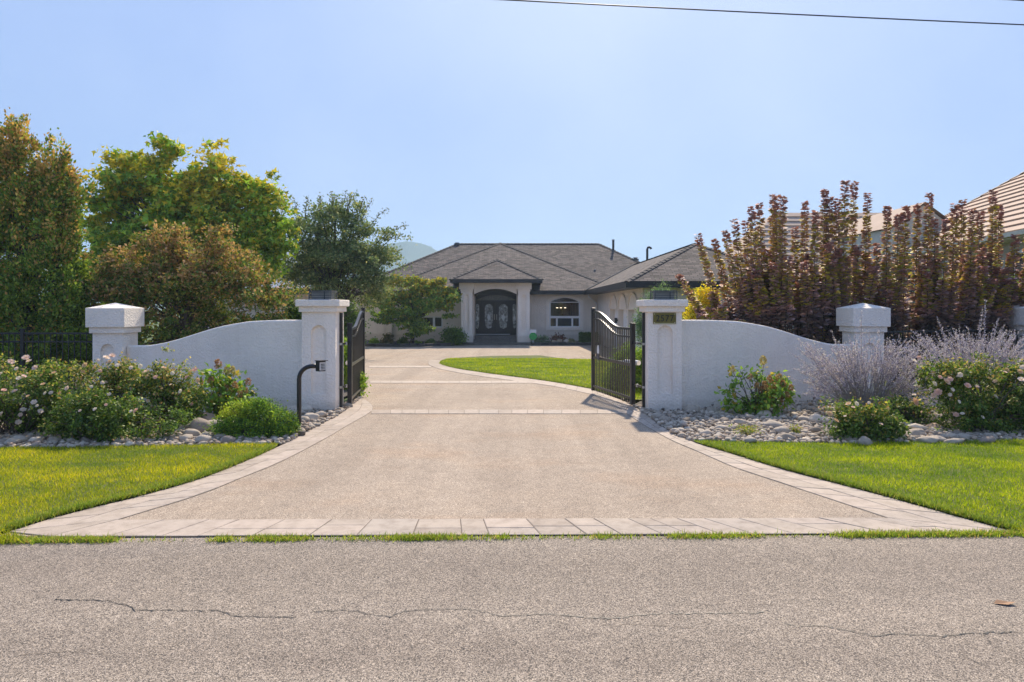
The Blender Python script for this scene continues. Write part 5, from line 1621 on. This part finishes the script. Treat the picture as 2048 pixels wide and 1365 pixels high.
# clipped box hedge
hb = thing('box_hedge', (4.75, 42.4, hg), 'clipped dark green box hedge at the right end of the house planter', 'hedge')
n = 9000
pos = np.column_stack([RNG.uniform(4.1, 5.2, n), RNG.uniform(42, 42.8, n), RNG.uniform(hg + .02, hg + .66, n)])
pos[: n // 2, 1] = RNG.normal(42.02, .03, n // 2); pos[n // 2: n // 2 + 1500, 2] = RNG.normal(hg + .64, .03, 1500)
nr = rdir(n) + np.array([0, -.3, .6])
foliage('crown', (pos, rdir(n), nr, RNG.uniform(.05, .09, n)), LEAF2, pick([(.03,.05,.012),(.045,.07,.015),(.06,.09,.018)], n), M['leaf'], hb)
m = MB()
for i in range(8): m.tube([(4.2 + i * .13, 42.4, hg - .03), (4.2 + i * .13, 42.4, hg + .5)], .015, 5)
m.build('trunk', M['twig'], hb)
# pale rocks in the right planter
for i, (px, py, r) in enumerate([(1118, 688, .2), (1131, 688.5, .15), (1108, 689, .13)]):
    o = bpy.data.objects.new('planter_rock', STONES[i + 2]); link(o); p = P(px, py, 41.6)
    o.location = (p.x, 41.6, hg + .2); o.scale = (r * 1.3, r, r * .8)
    tag(o, ['largest pale rock under the dwarf maple', 'pale rock right of the largest planter rock', 'pale rock left of the largest planter rock'][i], 'rock', 'pale rocks in the right house planter')
# lawn sign at the portico
sg = thing('lawn_sign', P(1066, 690, 41.15), 'green and white yard sign on a stake beside the portico', 'sign')
sp_ = P(1066, 690, 41.15); gsn = plain('sign_green', (.03,.38,.09), rough=.4)
MB().box(sp_.x - .018, sp_.x + .018, 41.15, 41.17, hg, .42).build('stake', M['white'], sg)
MB().prism([(sp_.x + .24 * math.cos(a) , 41.138, .18 + .23 * math.sin(a)) for a in [math.pi / 8 + i * math.pi / 4 for i in range(8)]], (0, .01, 0)).build('green_panel', gsn, sg)
MB().box(sp_.x - .19, sp_.x + .19, 41.142, 41.149, .36, .58).build('white_panel', M['white'], sg)

# ------------------------------------------------------------------ roses and flower beds
def bloom_mesh():
    vs, fs = [], []
    for ring_i, (n, r, h, tilt) in enumerate(((6, 1.0, .15, .35), (5, .75, .3, .8), (4, .45, .42, 1.3))):
        for i in range(n):
            a = 2 * math.pi * (i + .5 * ring_i) / n
            b = len(vs)
            ux, uy = math.cos(a), math.sin(a)
            for (rr, ww, zz) in ((.08, .0, 0), (.55, .42, .3 * tilt), (1.0, .28, .62 * tilt), (1.0, -.28, .62 * tilt), (.55, -.42, .3 * tilt)):
                rr2 = rr * r * math.cos(tilt * .6)
                vs.append((ux * rr2 - uy * ww * r, uy * rr2 + ux * ww * r, zz * r + .1 * ring_i))
            fs += [(b, b+1, b+4), (b+1, b+2, b+3), (b+1, b+3, b+4)]
    return np.array(vs), fs
BV, BF = bloom_mesh()
def bloom_data(col):
    me = bpy.data.meshes.new('bloom'); me.from_pydata([tuple(v) for v in BV], [], BF)
    a = me.color_attributes.new('Col', 'FLOAT_COLOR', 'POINT')
    for i in range(len(BV)):
        j = random.uniform(.9, 1.05); a.data[i].color = (min(col[0]*j, .95) / LG, min(col[1]*j, .95) / LG, min(col[2]*j, .95) / LG, 1)
    me.materials.append(M['petal']); return me
BLOOMS = [bloom_data(c) for c in [(.82,.62,.56),(.84,.70,.64),(.80,.52,.44),(.76,.54,.36),(.86,.75,.68)]]
def rose(label, lobes_, blooms, Y, n=330, nl=46, bronze=.25, nbl=0, ls=.043, name='rose_bush'):
    lob = lobes_px(lobes_, Y, .85)
    lz = np.array(lob); base = (lz[:, 0].mean(), Y, 0)
    root = thing(name, base, label, 'rose bush', 'rose bushes in the river stones')
    z0, z1 = 0.1, (lz[:, 2] + lz[:, 5]).max()
    data = crown(lob, n, nl, .055, ls * 1.1, .65, .8, .1, .7, max(20, n // 6), .10, .8)
    def cf(pos, ci, cen):
        m_ = len(pos)
        g = pick([(.04,.07,.014),(.065,.10,.018),(.025,.045,.012),(.095,.125,.022)], m_, [.35,.3,.2,.15])
        b = pick([(.18,.16,.035),(.20,.12,.05),(.13,.14,.03),(.26,.19,.08)], m_, [.35,.2,.3,.15])
        t = bronze * (.15 + 1.6 * np.clip((cen[:, 2] - z0) / (z1 - z0) - .25, 0, 1)) + RNG.normal(0, .12, len(cen))
        k = RNG.random(m_) < t[ci]; g[k] = b[k]
        return g * RNG.uniform(.75, 1.2, len(cen))[ci][:, None]
    foliage('leaves', data, LEAF, cf(*[data[i] for i in (0, 4, 5)]), M['leafgloss'], root, .03)
    m = MB(); cen = data[5]
    for j in RNG.choice(len(cen), 45, replace=False):
        e = Vector(cen[j]); s = Vector((base[0] + random.uniform(-.35, .35) * (lz[:, 3].max()), Y + random.uniform(-.2, .2), -.02))
        mid = s.lerp(e, .55) + Vector((0, 0, .1)); m.tube([s, mid, e], [.012, .009, .004], 5, False)
    m.build('stems', M['twig'], root)
    cnt = 0
    def add_bloom(p, s):
        o = bpy.data.objects.new('bloom', random.choice(BLOOMS)); link(o)
        o.location = p; o.scale = (s,) * 3
        o.rotation_euler = (random.uniform(.3, 1.2), random.uniform(-.5, .5), random.uniform(-.6, .6))
        par(o, root)
    for (px, py, s) in blooms:
        p = P(px, py, Y); 
        # bring the bloom to the front surface of the crown
        d2 = ((data[0][:, 0] / data[0][:, 1] - p.x / p.y) ** 2 + (data[0][:, 2] - EYE - (p.z - EYE)) ** 2 / p.y ** 2) ** .5
        kk = np.where(d2 < .008)[0]
        yy = data[0][kk, 1].min() - .03 if len(kk) > 3 else Y - .1
        q = P(px, py, yy); add_bloom(q, s * yy / F * .5)
    ex = RNG.choice(len(cen), min(nbl, len(cen)), replace=False)
    for j in ex:
        if cen[j][1] < Y + .1: add_bloom(Vector(cen[j]) + Vector((0, -.05, .05)), random.uniform(.022, .04))
    # withered clusters
    return root
rose('leftmost pale pink rose bush spilling out of the picture', [(40,800,95,70),(-40,800,90,75),(90,790,60,60),(20,840,80,45),(60,740,60,28),(110,830,45,45),(-120,810,90,70)],
     [(22,724,13),(52,716,15),(58,723,12),(70,736,12),(38,757,11),(30,783,12),(8,781,11),(48,753,10),(86,769,10),(56,793,9),(2,828,10),(68,805,12),(46,820,12),(41,830,9),(81,823,11),(37,845,12),(96,842,10),(2,748,9),(108,746,10),(134,777,10),(102,786,9),(33,738,9),(90,787,8),(74,812,7)], 10.3, 420, 46, .3, 26)
rose('tall pink rose bush in front of the pyramid-capped pillar', [(210,770,70,45),(170,790,60,60),(265,780,55,45),(215,735,40,20),(240,800,70,50),(150,830,50,40)],
     [(213,716,14),(225,712,13),(219,724,10),(170,731,12),(190,736,13),(235,731,10),(262,736,9),(281,733,10),(196,722,10),(166,743,8),(200,742,8),(205,766,9),(183,774,8),(158,800,8),(218,789,9)], 11.1, 300, 46, .45, 26)
rose('dark green rose bush with few blooms at the front of the left bed', [(195,845,65,38),(250,850,60,36),(150,840,40,32),(220,815,60,30),(310,855,50,32)],
     [(190,819,9),(212,810,7),(272,822,13),(160,822,7),(262,823,8)], 9.95, 320, 46, .08)
rose('rose bush with withered apricot blooms beside the left hydrangea', [(330,770,50,34),(360,790,35,45),(320,810,60,45),(360,840,30,40),(340,745,40,14)],
     [(328,736,10),(345,747,9),(292,744,13),(361,783,10),(390,740,12),(383,742,10),(396,761,11),(373,755,8),(342,770,8),(310,755,8),(347,730,7)], 11.0, 260, 46, .5, 22)
rose('large pale pink rose bush at the right edge of the stones', [(1920,800,60,50),(1985,790,70,60),(1940,840,60,35),(2030,820,60,50),(1900,770,45,35),(2060,780,60,60),(1990,745,50,20),(1895,835,40,25)],
     [(1828,722,11),(1838,716,10),(1893,764,17),(1900,759,12),(1876,785,16),(1867,792,12),(1920,750,11),(1935,772,14),(1978,758,13),(1955,774,8),(2040,744,12),(2046,735,12),(2043,760,15),(1871,830,12),(1912,830,12),(1925,828,9),(1965,835,8),(1869,768,11),(1880,755,10),(1990,763,9),(2010,745,9),(1905,780,9),(1900,790,8),(1918,804,8)], 10.6, 520, 46, .32, 26)
rose('small compact rose bush with fallen blooms at the front of the right bed', [(1725,845,48,30),(1745,860,38,26),(1700,850,30,24),(1720,820,36,12),(1760,845,26,22)],
     [(1659,828,13),(1672,842,14),(1697,808,12),(1713,808,10),(1706,815,8),(1762,849,9),(1738,806,7),(1690,833,6)], 10.0, 230, 44, .3, 8)
rose('low thin rose bush between the sage and the large rose', [(1815,825,36,22),(1830,808,30,18),(1795,835,24,18)], [(1830,804,18),(1836,773,9),(1828,790,8)], 11.2, 90, 40, .3)

def panicle_mesh(n=90, seed=1):
    r = np.random.default_rng(seed); vs, fs = [], []
    for i in range(n):
        t = r.random(); a = r.uniform(0, 6.28); rad = .46 * math.sqrt(max(1 - (2 * t - .8) ** 2 / 1.6, .05)) * r.uniform(.55, 1.05)
        c = np.array([math.cos(a) * rad, math.sin(a) * rad, t])
        u = r.normal(size=3); u /= np.linalg.norm(u); w = np.cross(u, r.normal(size=3)); w /= np.linalg.norm(w)
        b = len(vs); s = .13
        vs += [tuple(c + s*u), tuple(c + s*w), tuple(c - s*u), tuple(c - s*w)]; fs.append((b, b+1, b+2, b+3))
    return vs, fs
def panicle_data(pal, seed):
    vs, fs = panicle_mesh(90, seed); me = bpy.data.meshes.new('flower_head'); me.from_pydata(vs, [], fs)
    a = me.color_attributes.new('Col', 'FLOAT_COLOR', 'POINT')
    for i in range(0, len(vs), 4):
        c = random.choice(pal)
        for j in range(4): a.data[i + j].color = c4(tuple(x / LG * 1.5 for x in c))
    me.materials.append(M['petal']); return me
PANS = [panicle_data([(.34,.22,.09),(.28,.14,.06),(.38,.28,.13),(.2,.1,.05)], 1), panicle_data([(.42,.33,.13),(.36,.27,.09),(.46,.39,.20),(.25,.2,.06)], 2), panicle_data([(.32,.18,.12),(.28,.13,.1),(.38,.25,.16),(.2,.12,.06)], 3)]
def hydrangea(label, lobes_, heads, Y, n, nl=16, ls=.095):
    lob = lobes_px(lobes_, Y, .8); lz = np.array(lob); base = (lz[:, 0].mean(), Y, 0)
    root = thing('hydrangea', base, label, 'hydrangea')
    data = crown(lob, n, nl, .075, ls, .5, .9, .15)
    foliage('leaves', data, LEAF, colpal([(.085,.14,.02),(.12,.18,.022),(.055,.10,.018),(.22,.16,.03)], [.4,.3,.2,.1])(data[0], data[4], data[5]), M['leafgloss'], root, .03)
    m = MB()
    for j in RNG.choice(len(data[5]), min(26, n), replace=False):
        e = Vector(data[5][j]); s = Vector((base[0] + random.uniform(-.1, .1), Y, -.02)); m.tube([s, s.lerp(e, .5) + Vector((0, 0, .06)), e], [.01, .008, .004], 5, False)
    for (px, py, s, k) in heads:
        yy = Y - .22 * random.random(); q = P(px, py, yy)
        o = bpy.data.objects.new('flower_head', PANS[k]); link(o); sc = s * yy / F
        o.location = q - Vector((0, 0, sc * .4)); o.scale = (sc * .9, sc * .9, sc); o.rotation_euler = (random.uniform(-.3, .3), random.uniform(-.4, .4), random.random() * 6)
        par(o, root)
        s_ = Vector((base[0], Y, 0)); e = q - Vector((0, 0, sc * .3)); m.tube([s_, s_.lerp(e, .5) + Vector((0, 0, .05)), e], [.009, .006, .004], 5, False)
    m.build('stems', M['twig'], root)
    return root
hydrangea('yellow-green hydrangea with fading heads in front of the left wall', [(450,790,45,38),(420,790,30,30),(485,785,28,30),(440,760,26,20),(450,820,35,24)],
          [(437,730,18,2),(461,745,20,1),(452,742,14,1),(420,762,14,2),(470,772,14,0),(455,778,14,0),(495,765,14,2),(400,765,13,2),(440,785,12,0),(425,792,13,0),(480,790,13,0),(432,803,12,0),(420,808,11,1),(490,782,12,0)], 11.7, 85)
hydrangea('lone hydrangea with tan flower heads against the right wall', [(1535,800,42,24),(1545,775,38,20),(1525,755,18,22),(1480,810,35,12),(1465,790,14,16),(1480,750,10,12),(1560,790,24,20)],
          [(1528,722,17,1),(1464,739,13,1),(1498,755,12,0),(1555,757,16,0),(1568,768,14,0),(1540,760,15,0),(1530,772,15,0),(1550,775,15,0),(1582,778,14,0),(1575,790,12,0),(1520,782,13,0),(1542,795,13,1),(1560,800,12,0),(1512,772,12,0)], 12.15, 80)

# dwarf golden cypress
def cypress():
    Y = 10.15
    lob = lobes_px([(470,840,34,26),(520,835,40,32),(560,850,32,28),(455,860,26,20),(500,865,50,22),(545,870,36,18),(500,815,26,14)], Y, .85)
    root = thing('dwarf_cypress', (P(508, 0, Y).x, Y, 0), 'low mounded golden-green dwarf cypress beside the keypad post', 'shrub')
    data = crown(lob, 420, 60, .042, .03, .7, .9, -.2)
    col = colpal([(.06,.11,.016),(.10,.16,.02),(.035,.065,.02),(.18,.22,.022)], [.32,.28,.22,.18], .35)(data[0], data[4], data[5])
    t = np.clip((P(470, 0, Y).x + .35 - data[0][:, 0]) * 2, 0, 1) * (data[0][:, 2] > .3)
    col[:, 0] += t * .10; col[:, 1] += t * .07
    foliage('leaves', data, LEAF2, col, M['leaf'], root, .02)
    m = MB()
    for j in RNG.choice(len(data[5]), 50, replace=False):
        e = Vector(data[5][j]); s = Vector((P(508, 0, Y).x + random.uniform(-.25, .25), Y + random.uniform(-.15, .1), -.02)); m.tube([s, s.lerp(e, .6) + Vector((0, -.03, .02)), e], [.014, .01, .004], 5, False)
    m.build('stems', M['bark'], root)
cypress()
def tuft(label, px, py, wpx, n):
    p = G(px, py); r = wpx * p.y / F / 2
    root = thing('sedum_plant', (p.x, p.y, 0), label, 'plant', 'small sedum plants among the stones')
    pos = np.column_stack([RNG.normal(p.x, r * .5, n), RNG.normal(p.y, r * .4, n), RNG.uniform(.03, .15, n)])
    foliage('leaves', (pos, rdir(n) + np.array([0, 0, .5]), rdir(n) + np.array([0, 0, .6]), RNG.uniform(.02, .04, n)), LEAF2, pick([(.16,.18,.03),(.20,.16,.04),(.10,.13,.02)], n), M['leaf'], root)
    m = MB()
    for i in range(8): m.tube([(p.x + random.uniform(-r, r) * .3, p.y, -.01), (p.x + random.uniform(-r, r) * .6, p.y, .1)], .004, 4)
    m.build('stems', M['twig'], root)
tuft('yellow-green sedum mound nestled among the right river stones', 1494, 872, 50, 420)
tuft('tiny yellow sedum right of the larger sedum mound', 1590, 872, 22, 130)

# Russian sage: sprays of thin silvery stems with lavender buds
def sage(label, base_px, Y, stems, n_extra, span, seed):
    rs = np.random.default_rng(seed)
    b = P(*base_px, Y); b.z = 0
    root = thing('russian_sage', (b.x, Y, 0), label, 'sage plant', 'silvery lavender sage plants')
    m = MB(); bp, ba = [], []; gp_, ga2 = [], []
    tips = [P(x, y, Y + rs.uniform(-.35, .35)) for x, y in stems]
    for i in range(n_extra):
        t = P(rs.uniform(span[0], span[1]), 0, Y)
        cx = (t.x - b.x) / max(abs(P(span[1], 0, Y).x - b.x), .1)
        ztop = P(0, span[2], Y).z; zlow = P(0, span[3], Y).z
        z = ztop - (ztop - zlow) * (.05 + .85 * rs.random() ** 1.1) * (.45 + .55 * min(abs(cx), 1.2)) 
        tips.append(Vector((t.x, Y + rs.uniform(-.6, .5), max(z, .2))))
    for tp_ in tips:
        s = Vector((b.x + rs.normal(0, .09) + (tp_.x - b.x) * .15, Y + rs.normal(0, .07), .0))
        mid = s.lerp(tp_, .5) + Vector((rs.normal(0, .03), rs.normal(0, .03), .10))
        m.tube([s, s.lerp(mid, .55) + Vector((0, 0, .04)), mid, mid.lerp(tp_, .5) + Vector((0, 0, .03)), tp_], [.0055, .005, .004, .0032, .002], 4, False)
        L = (tp_ - mid).length
        def along(t): return mid.lerp(tp_, t) + Vector((0, 0, .03 * math.sin(t * 3.14)))
        k = int(46 * max(L, .2) / .35)
        for t in rs.uniform(.0, 1, k):
            bp.append(tuple(along(t) + Vector(rs.normal(0, .007, 3)))); ba.append(tuple((tp_ - mid).normalized() * .7 + Vector(rs.normal(0, .7, 3))))
        for q in range(6):                           # short side spikes
            t = rs.uniform(.05, .75); p = along(t); d = ((tp_ - mid).normalized() + Vector(rs.normal(0, .55, 3))).normalized(); l = rs.uniform(.05, .13)
            m.tube([p, p + d * l], [.0024, .0014], 3, False)
            for u in rs.uniform(.1, 1, 11):
                bp.append(tuple(p + d * l * u + Vector(rs.normal(0, .005, 3)))); ba.append(tuple(d * .7 + Vector(rs.normal(0, .7, 3))))
        for t in rs.random(7):
            gp_.append(tuple(s.lerp(mid, t) + Vector(rs.normal(0, .03, 3)))); ga2.append(tuple(rs.normal(0, 1, 3)))
    m.build('stems', M['sagestem'], root)
    bp = np.array(bp); n = len(bp)
    foliage('buds', (bp, np.array(ba), rdir(n), rs.uniform(.012, .024, n)), LEAF2, pick([(0.234, 0.2015, 0.26), (0.3055, 0.273, 0.3185), (0.156, 0.13, 0.195), (0.377, 0.3445, 0.364)], n, [.35,.3,.2,.15]), M['leaf'], root)
    gp_ = np.array(gp_); n = len(gp_)
    foliage('leaves', (gp_, np.array(ga2), rdir(n), rs.uniform(.02, .045, n)), NARROW, pick([(.16,.18,.10),(.22,.22,.15),(.12,.14,.07)], n), M['leaf'], root)
M['sagestem'] = plain('sage_stem', (.36,.33,.32), (.24,.22,.22), 30, .85)
sage('wide lavender sage sprawling in front of the right end pillar', (1735, 835), 12.0,
     [(1722,622),(1662,660),(1696,672),(1710,668),(1738,668),(1758,662),(1790,680),(1820,690),(1612,702),(1640,695),(1650,745),(1605,790),(1617,775),(1668,692),(1700,680),(1728,680),(1775,675),(1605,760),(1632,720),(1655,705),(1800,668),(1680,690),(1850,770),(1870,800),(1860,785)], 250, (1595, 1885, 672, 825), 3)
sage('tall lavender sage spraying above the large right rose', (1950, 800), 12.4,
     [(1971,600),(1873,632),(1822,672),(1918,648),(1935,655),(1880,660),(1998,634),(2010,648),(2012,660),(1960,640),(2040,682),(1855,672),(1890,668),(1905,655),(1850,700),(1840,702),(2025,660),(1965,615),(2045,700),(1945,668),(2060,690),(2080,680)], 230, (1825, 2100, 655, 775), 4)

# ------------------------------------------------------------------ smoke bushes
def smoke(labels):
    Y = 16.6
    tips = [(1357,552,1420,690),(1395,470,1450,690),(1430,482,1470,690),(1450,462,1490,690),(1468,440,1500,690),(1490,444,1510,690),(1503,417,1520,690),(1518,408,1530,690),(1545,390,1550,690),(1553,392,1556,690),(1566,393,1562,690),(1590,455,1590,690),(1610,405,1605,690),(1632,424,1625,690),(1650,380,1640,690),(1660,395,1650,690),(1675,400,1665,690),(1690,364,1685,690),(1708,367,1700,690),(1736,388,1725,690),(1754,488,1755,690),(1775,414,1770,690),(1797,430,1790,690),(1812,416,1805,690),(1835,408,1830,690),(1859,388,1850,690),(1870,440,1865,690),(1893,440,1880,690),(1910,410,1900,690),(1925,402,1915,690),(1945,420,1935,690),(1961,424,1950,690),(1987,380,1980,690),(1998,412,1995,690),(2031,470,2020,690),(2060,450,2050,690),(2085,430,2075,690)]
    env = lambda x: float(np.interp(x, [1370, 1420, 1470, 1540, 1650, 1740, 1760, 1850, 1980, 2100], [600, 530, 480, 440, 430, 440, 500, 450, 440, 450]))
    for i in range(190):
        x = RNG.uniform(1385, 2110); e = env(x)
        tips.append((x, e + abs(RNG.normal(0, 1)) * 80 + 55, x + (1700 - x) * .06 + RNG.normal(0, 14), 690))
    bounds = [1300, 1560, 1745, 1900, 2300]
    for gi in range(4):
        lo, hi = bounds[gi], bounds[gi + 1]
        sel = [t for t in tips if lo <= t[2] < hi]
        bx_ = np.mean([t[2] for t in sel]); bp_ = P(bx_, 0, Y)
        root = thing('smoke_bush', (bp_.x, Y, gz(Y)), labels[gi], 'shrub', 'purple smoke bushes behind the right wall')
        m = MB(); pos, ax, nr, sz, col = [], [], [], [], []
        for (tx, ty, bxx, by) in sel:
            yy = Y + RNG.uniform(-.7, .6)
            tip = P(tx, ty, yy); b = P(bxx, by, yy)
            root_p = Vector((b.x * .6 + bp_.x * .4, yy * .5 + Y * .5, gz(Y) - .02))
            low = P(bxx + (tx - bxx) * .1, 650, yy)
            m.tube([root_p, b.lerp(low, .5), low, low.lerp(tip, .5), tip], [.022, .016, .013, .009, .004], 5, False)
            L = (tip - low).length
            nlv = int(L * 230) + 110
            t = RNG.random(nlv) ** .9 * 1.25 - .25           # below 0: on the woody base
            for u in t:
                p = low.lerp(tip, u) if u > 0 else low.lerp(root_p, -u * 3.4)
                a = RNG.uniform(0, 6.28); taper = (1 - .55 * max(u, 0))
                out = Vector((math.cos(a), math.sin(a), RNG.uniform(-.05, .45)))
                spread = .17 * taper if u > 0 else .3
                pp = p + out * RNG.uniform(.0, spread * .45)
                pos.append(tuple(pp)); ax.append(tuple(out)); nr.append((RNG.normal(0, .35), RNG.normal(0, .35), 1))
                sz.append((.105 * (.6 + .5 * taper)) * RNG.uniform(.7, 1.25))
                hf = u
                r_ = RNG.random()
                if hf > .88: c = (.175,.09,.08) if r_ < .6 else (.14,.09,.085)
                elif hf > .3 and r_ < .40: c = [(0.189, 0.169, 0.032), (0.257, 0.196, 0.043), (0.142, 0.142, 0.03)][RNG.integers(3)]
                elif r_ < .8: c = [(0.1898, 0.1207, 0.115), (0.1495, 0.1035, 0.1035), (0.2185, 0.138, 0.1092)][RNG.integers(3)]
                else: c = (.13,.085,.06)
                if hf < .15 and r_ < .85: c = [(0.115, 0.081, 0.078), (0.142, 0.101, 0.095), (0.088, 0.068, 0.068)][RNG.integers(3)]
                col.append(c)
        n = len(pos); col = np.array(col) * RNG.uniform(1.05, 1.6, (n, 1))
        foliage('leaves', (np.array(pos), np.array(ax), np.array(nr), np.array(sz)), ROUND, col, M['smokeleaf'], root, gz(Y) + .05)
        m.build('stems', M['twig'], root)
smoke(['leftmost purple smoke bush leaning over the gate wall', 'tallest purple smoke bush above the middle of the right wall', 'olive and purple smoke bush directly behind the right end pillar', 'rightmost purple smoke bush behind the metal fence'])
shrub('lime_shrub', 'lime green shrub peeping between the two right smoke bushes', 1880, 545, 690, 60, 18.6, LIME, GRW, 160, 36, .06, .09)
shrub('lime_shrub', 'lime green shrub peeping through the smoke bush at the right edge', 2020, 540, 690, 50, 18.6, LIME, GRW, 140, 36, .06, .09)
shrub('hedge_shrub', 'low green shrub behind the gap in the smoke bushes', 1790, 555, 690, 60, 18.4, GR, GRW, 160, 36, .07, .09)

# a dry leaf lying on the road
lp = G(2006, 1207)
lf = MB().add([(lp.x - .06, lp.y, .0), (lp.x - .02, lp.y + .03, .012), (lp.x + .05, lp.y + .012, .004), (lp.x + .075, lp.y - .012, .014), (lp.x + .01, lp.y - .035, .006), (lp.x, lp.y, .0)], [(0,5,1), (1,5,2), (2,5,3), (3,5,4), (4,5,0)]).build('dry_leaf', plain('dry_leaf', (.34,.19,.10), rough=.8))
tag(lf, 'single dry brown leaf lying on the asphalt at right', 'leaf')

# ------------------------------------------------------------------ haze
hz = MB().box(-1150, 1150, -80, 1480, -4, 142).build('haze', None)
hm = bpy.data.materials.new('haze'); hm.use_nodes = True
hm.node_tree.nodes.clear()
ho = hm.node_tree.nodes.new('ShaderNodeOutputMaterial'); hv = hm.node_tree.nodes.new('ShaderNodeVolumePrincipled')
hv.inputs['Color'].default_value = (.62, .84, 1, 1); hv.inputs['Density'].default_value = .00052; hv.inputs['Anisotropy'].default_value = .2
hm.node_tree.links.new(hv.outputs['Volume'], ho.inputs['Volume'])
hz.data.materials.append(hm)
tag(hz, 'pale blue summer haze over the valley', 'haze', kind='stuff')
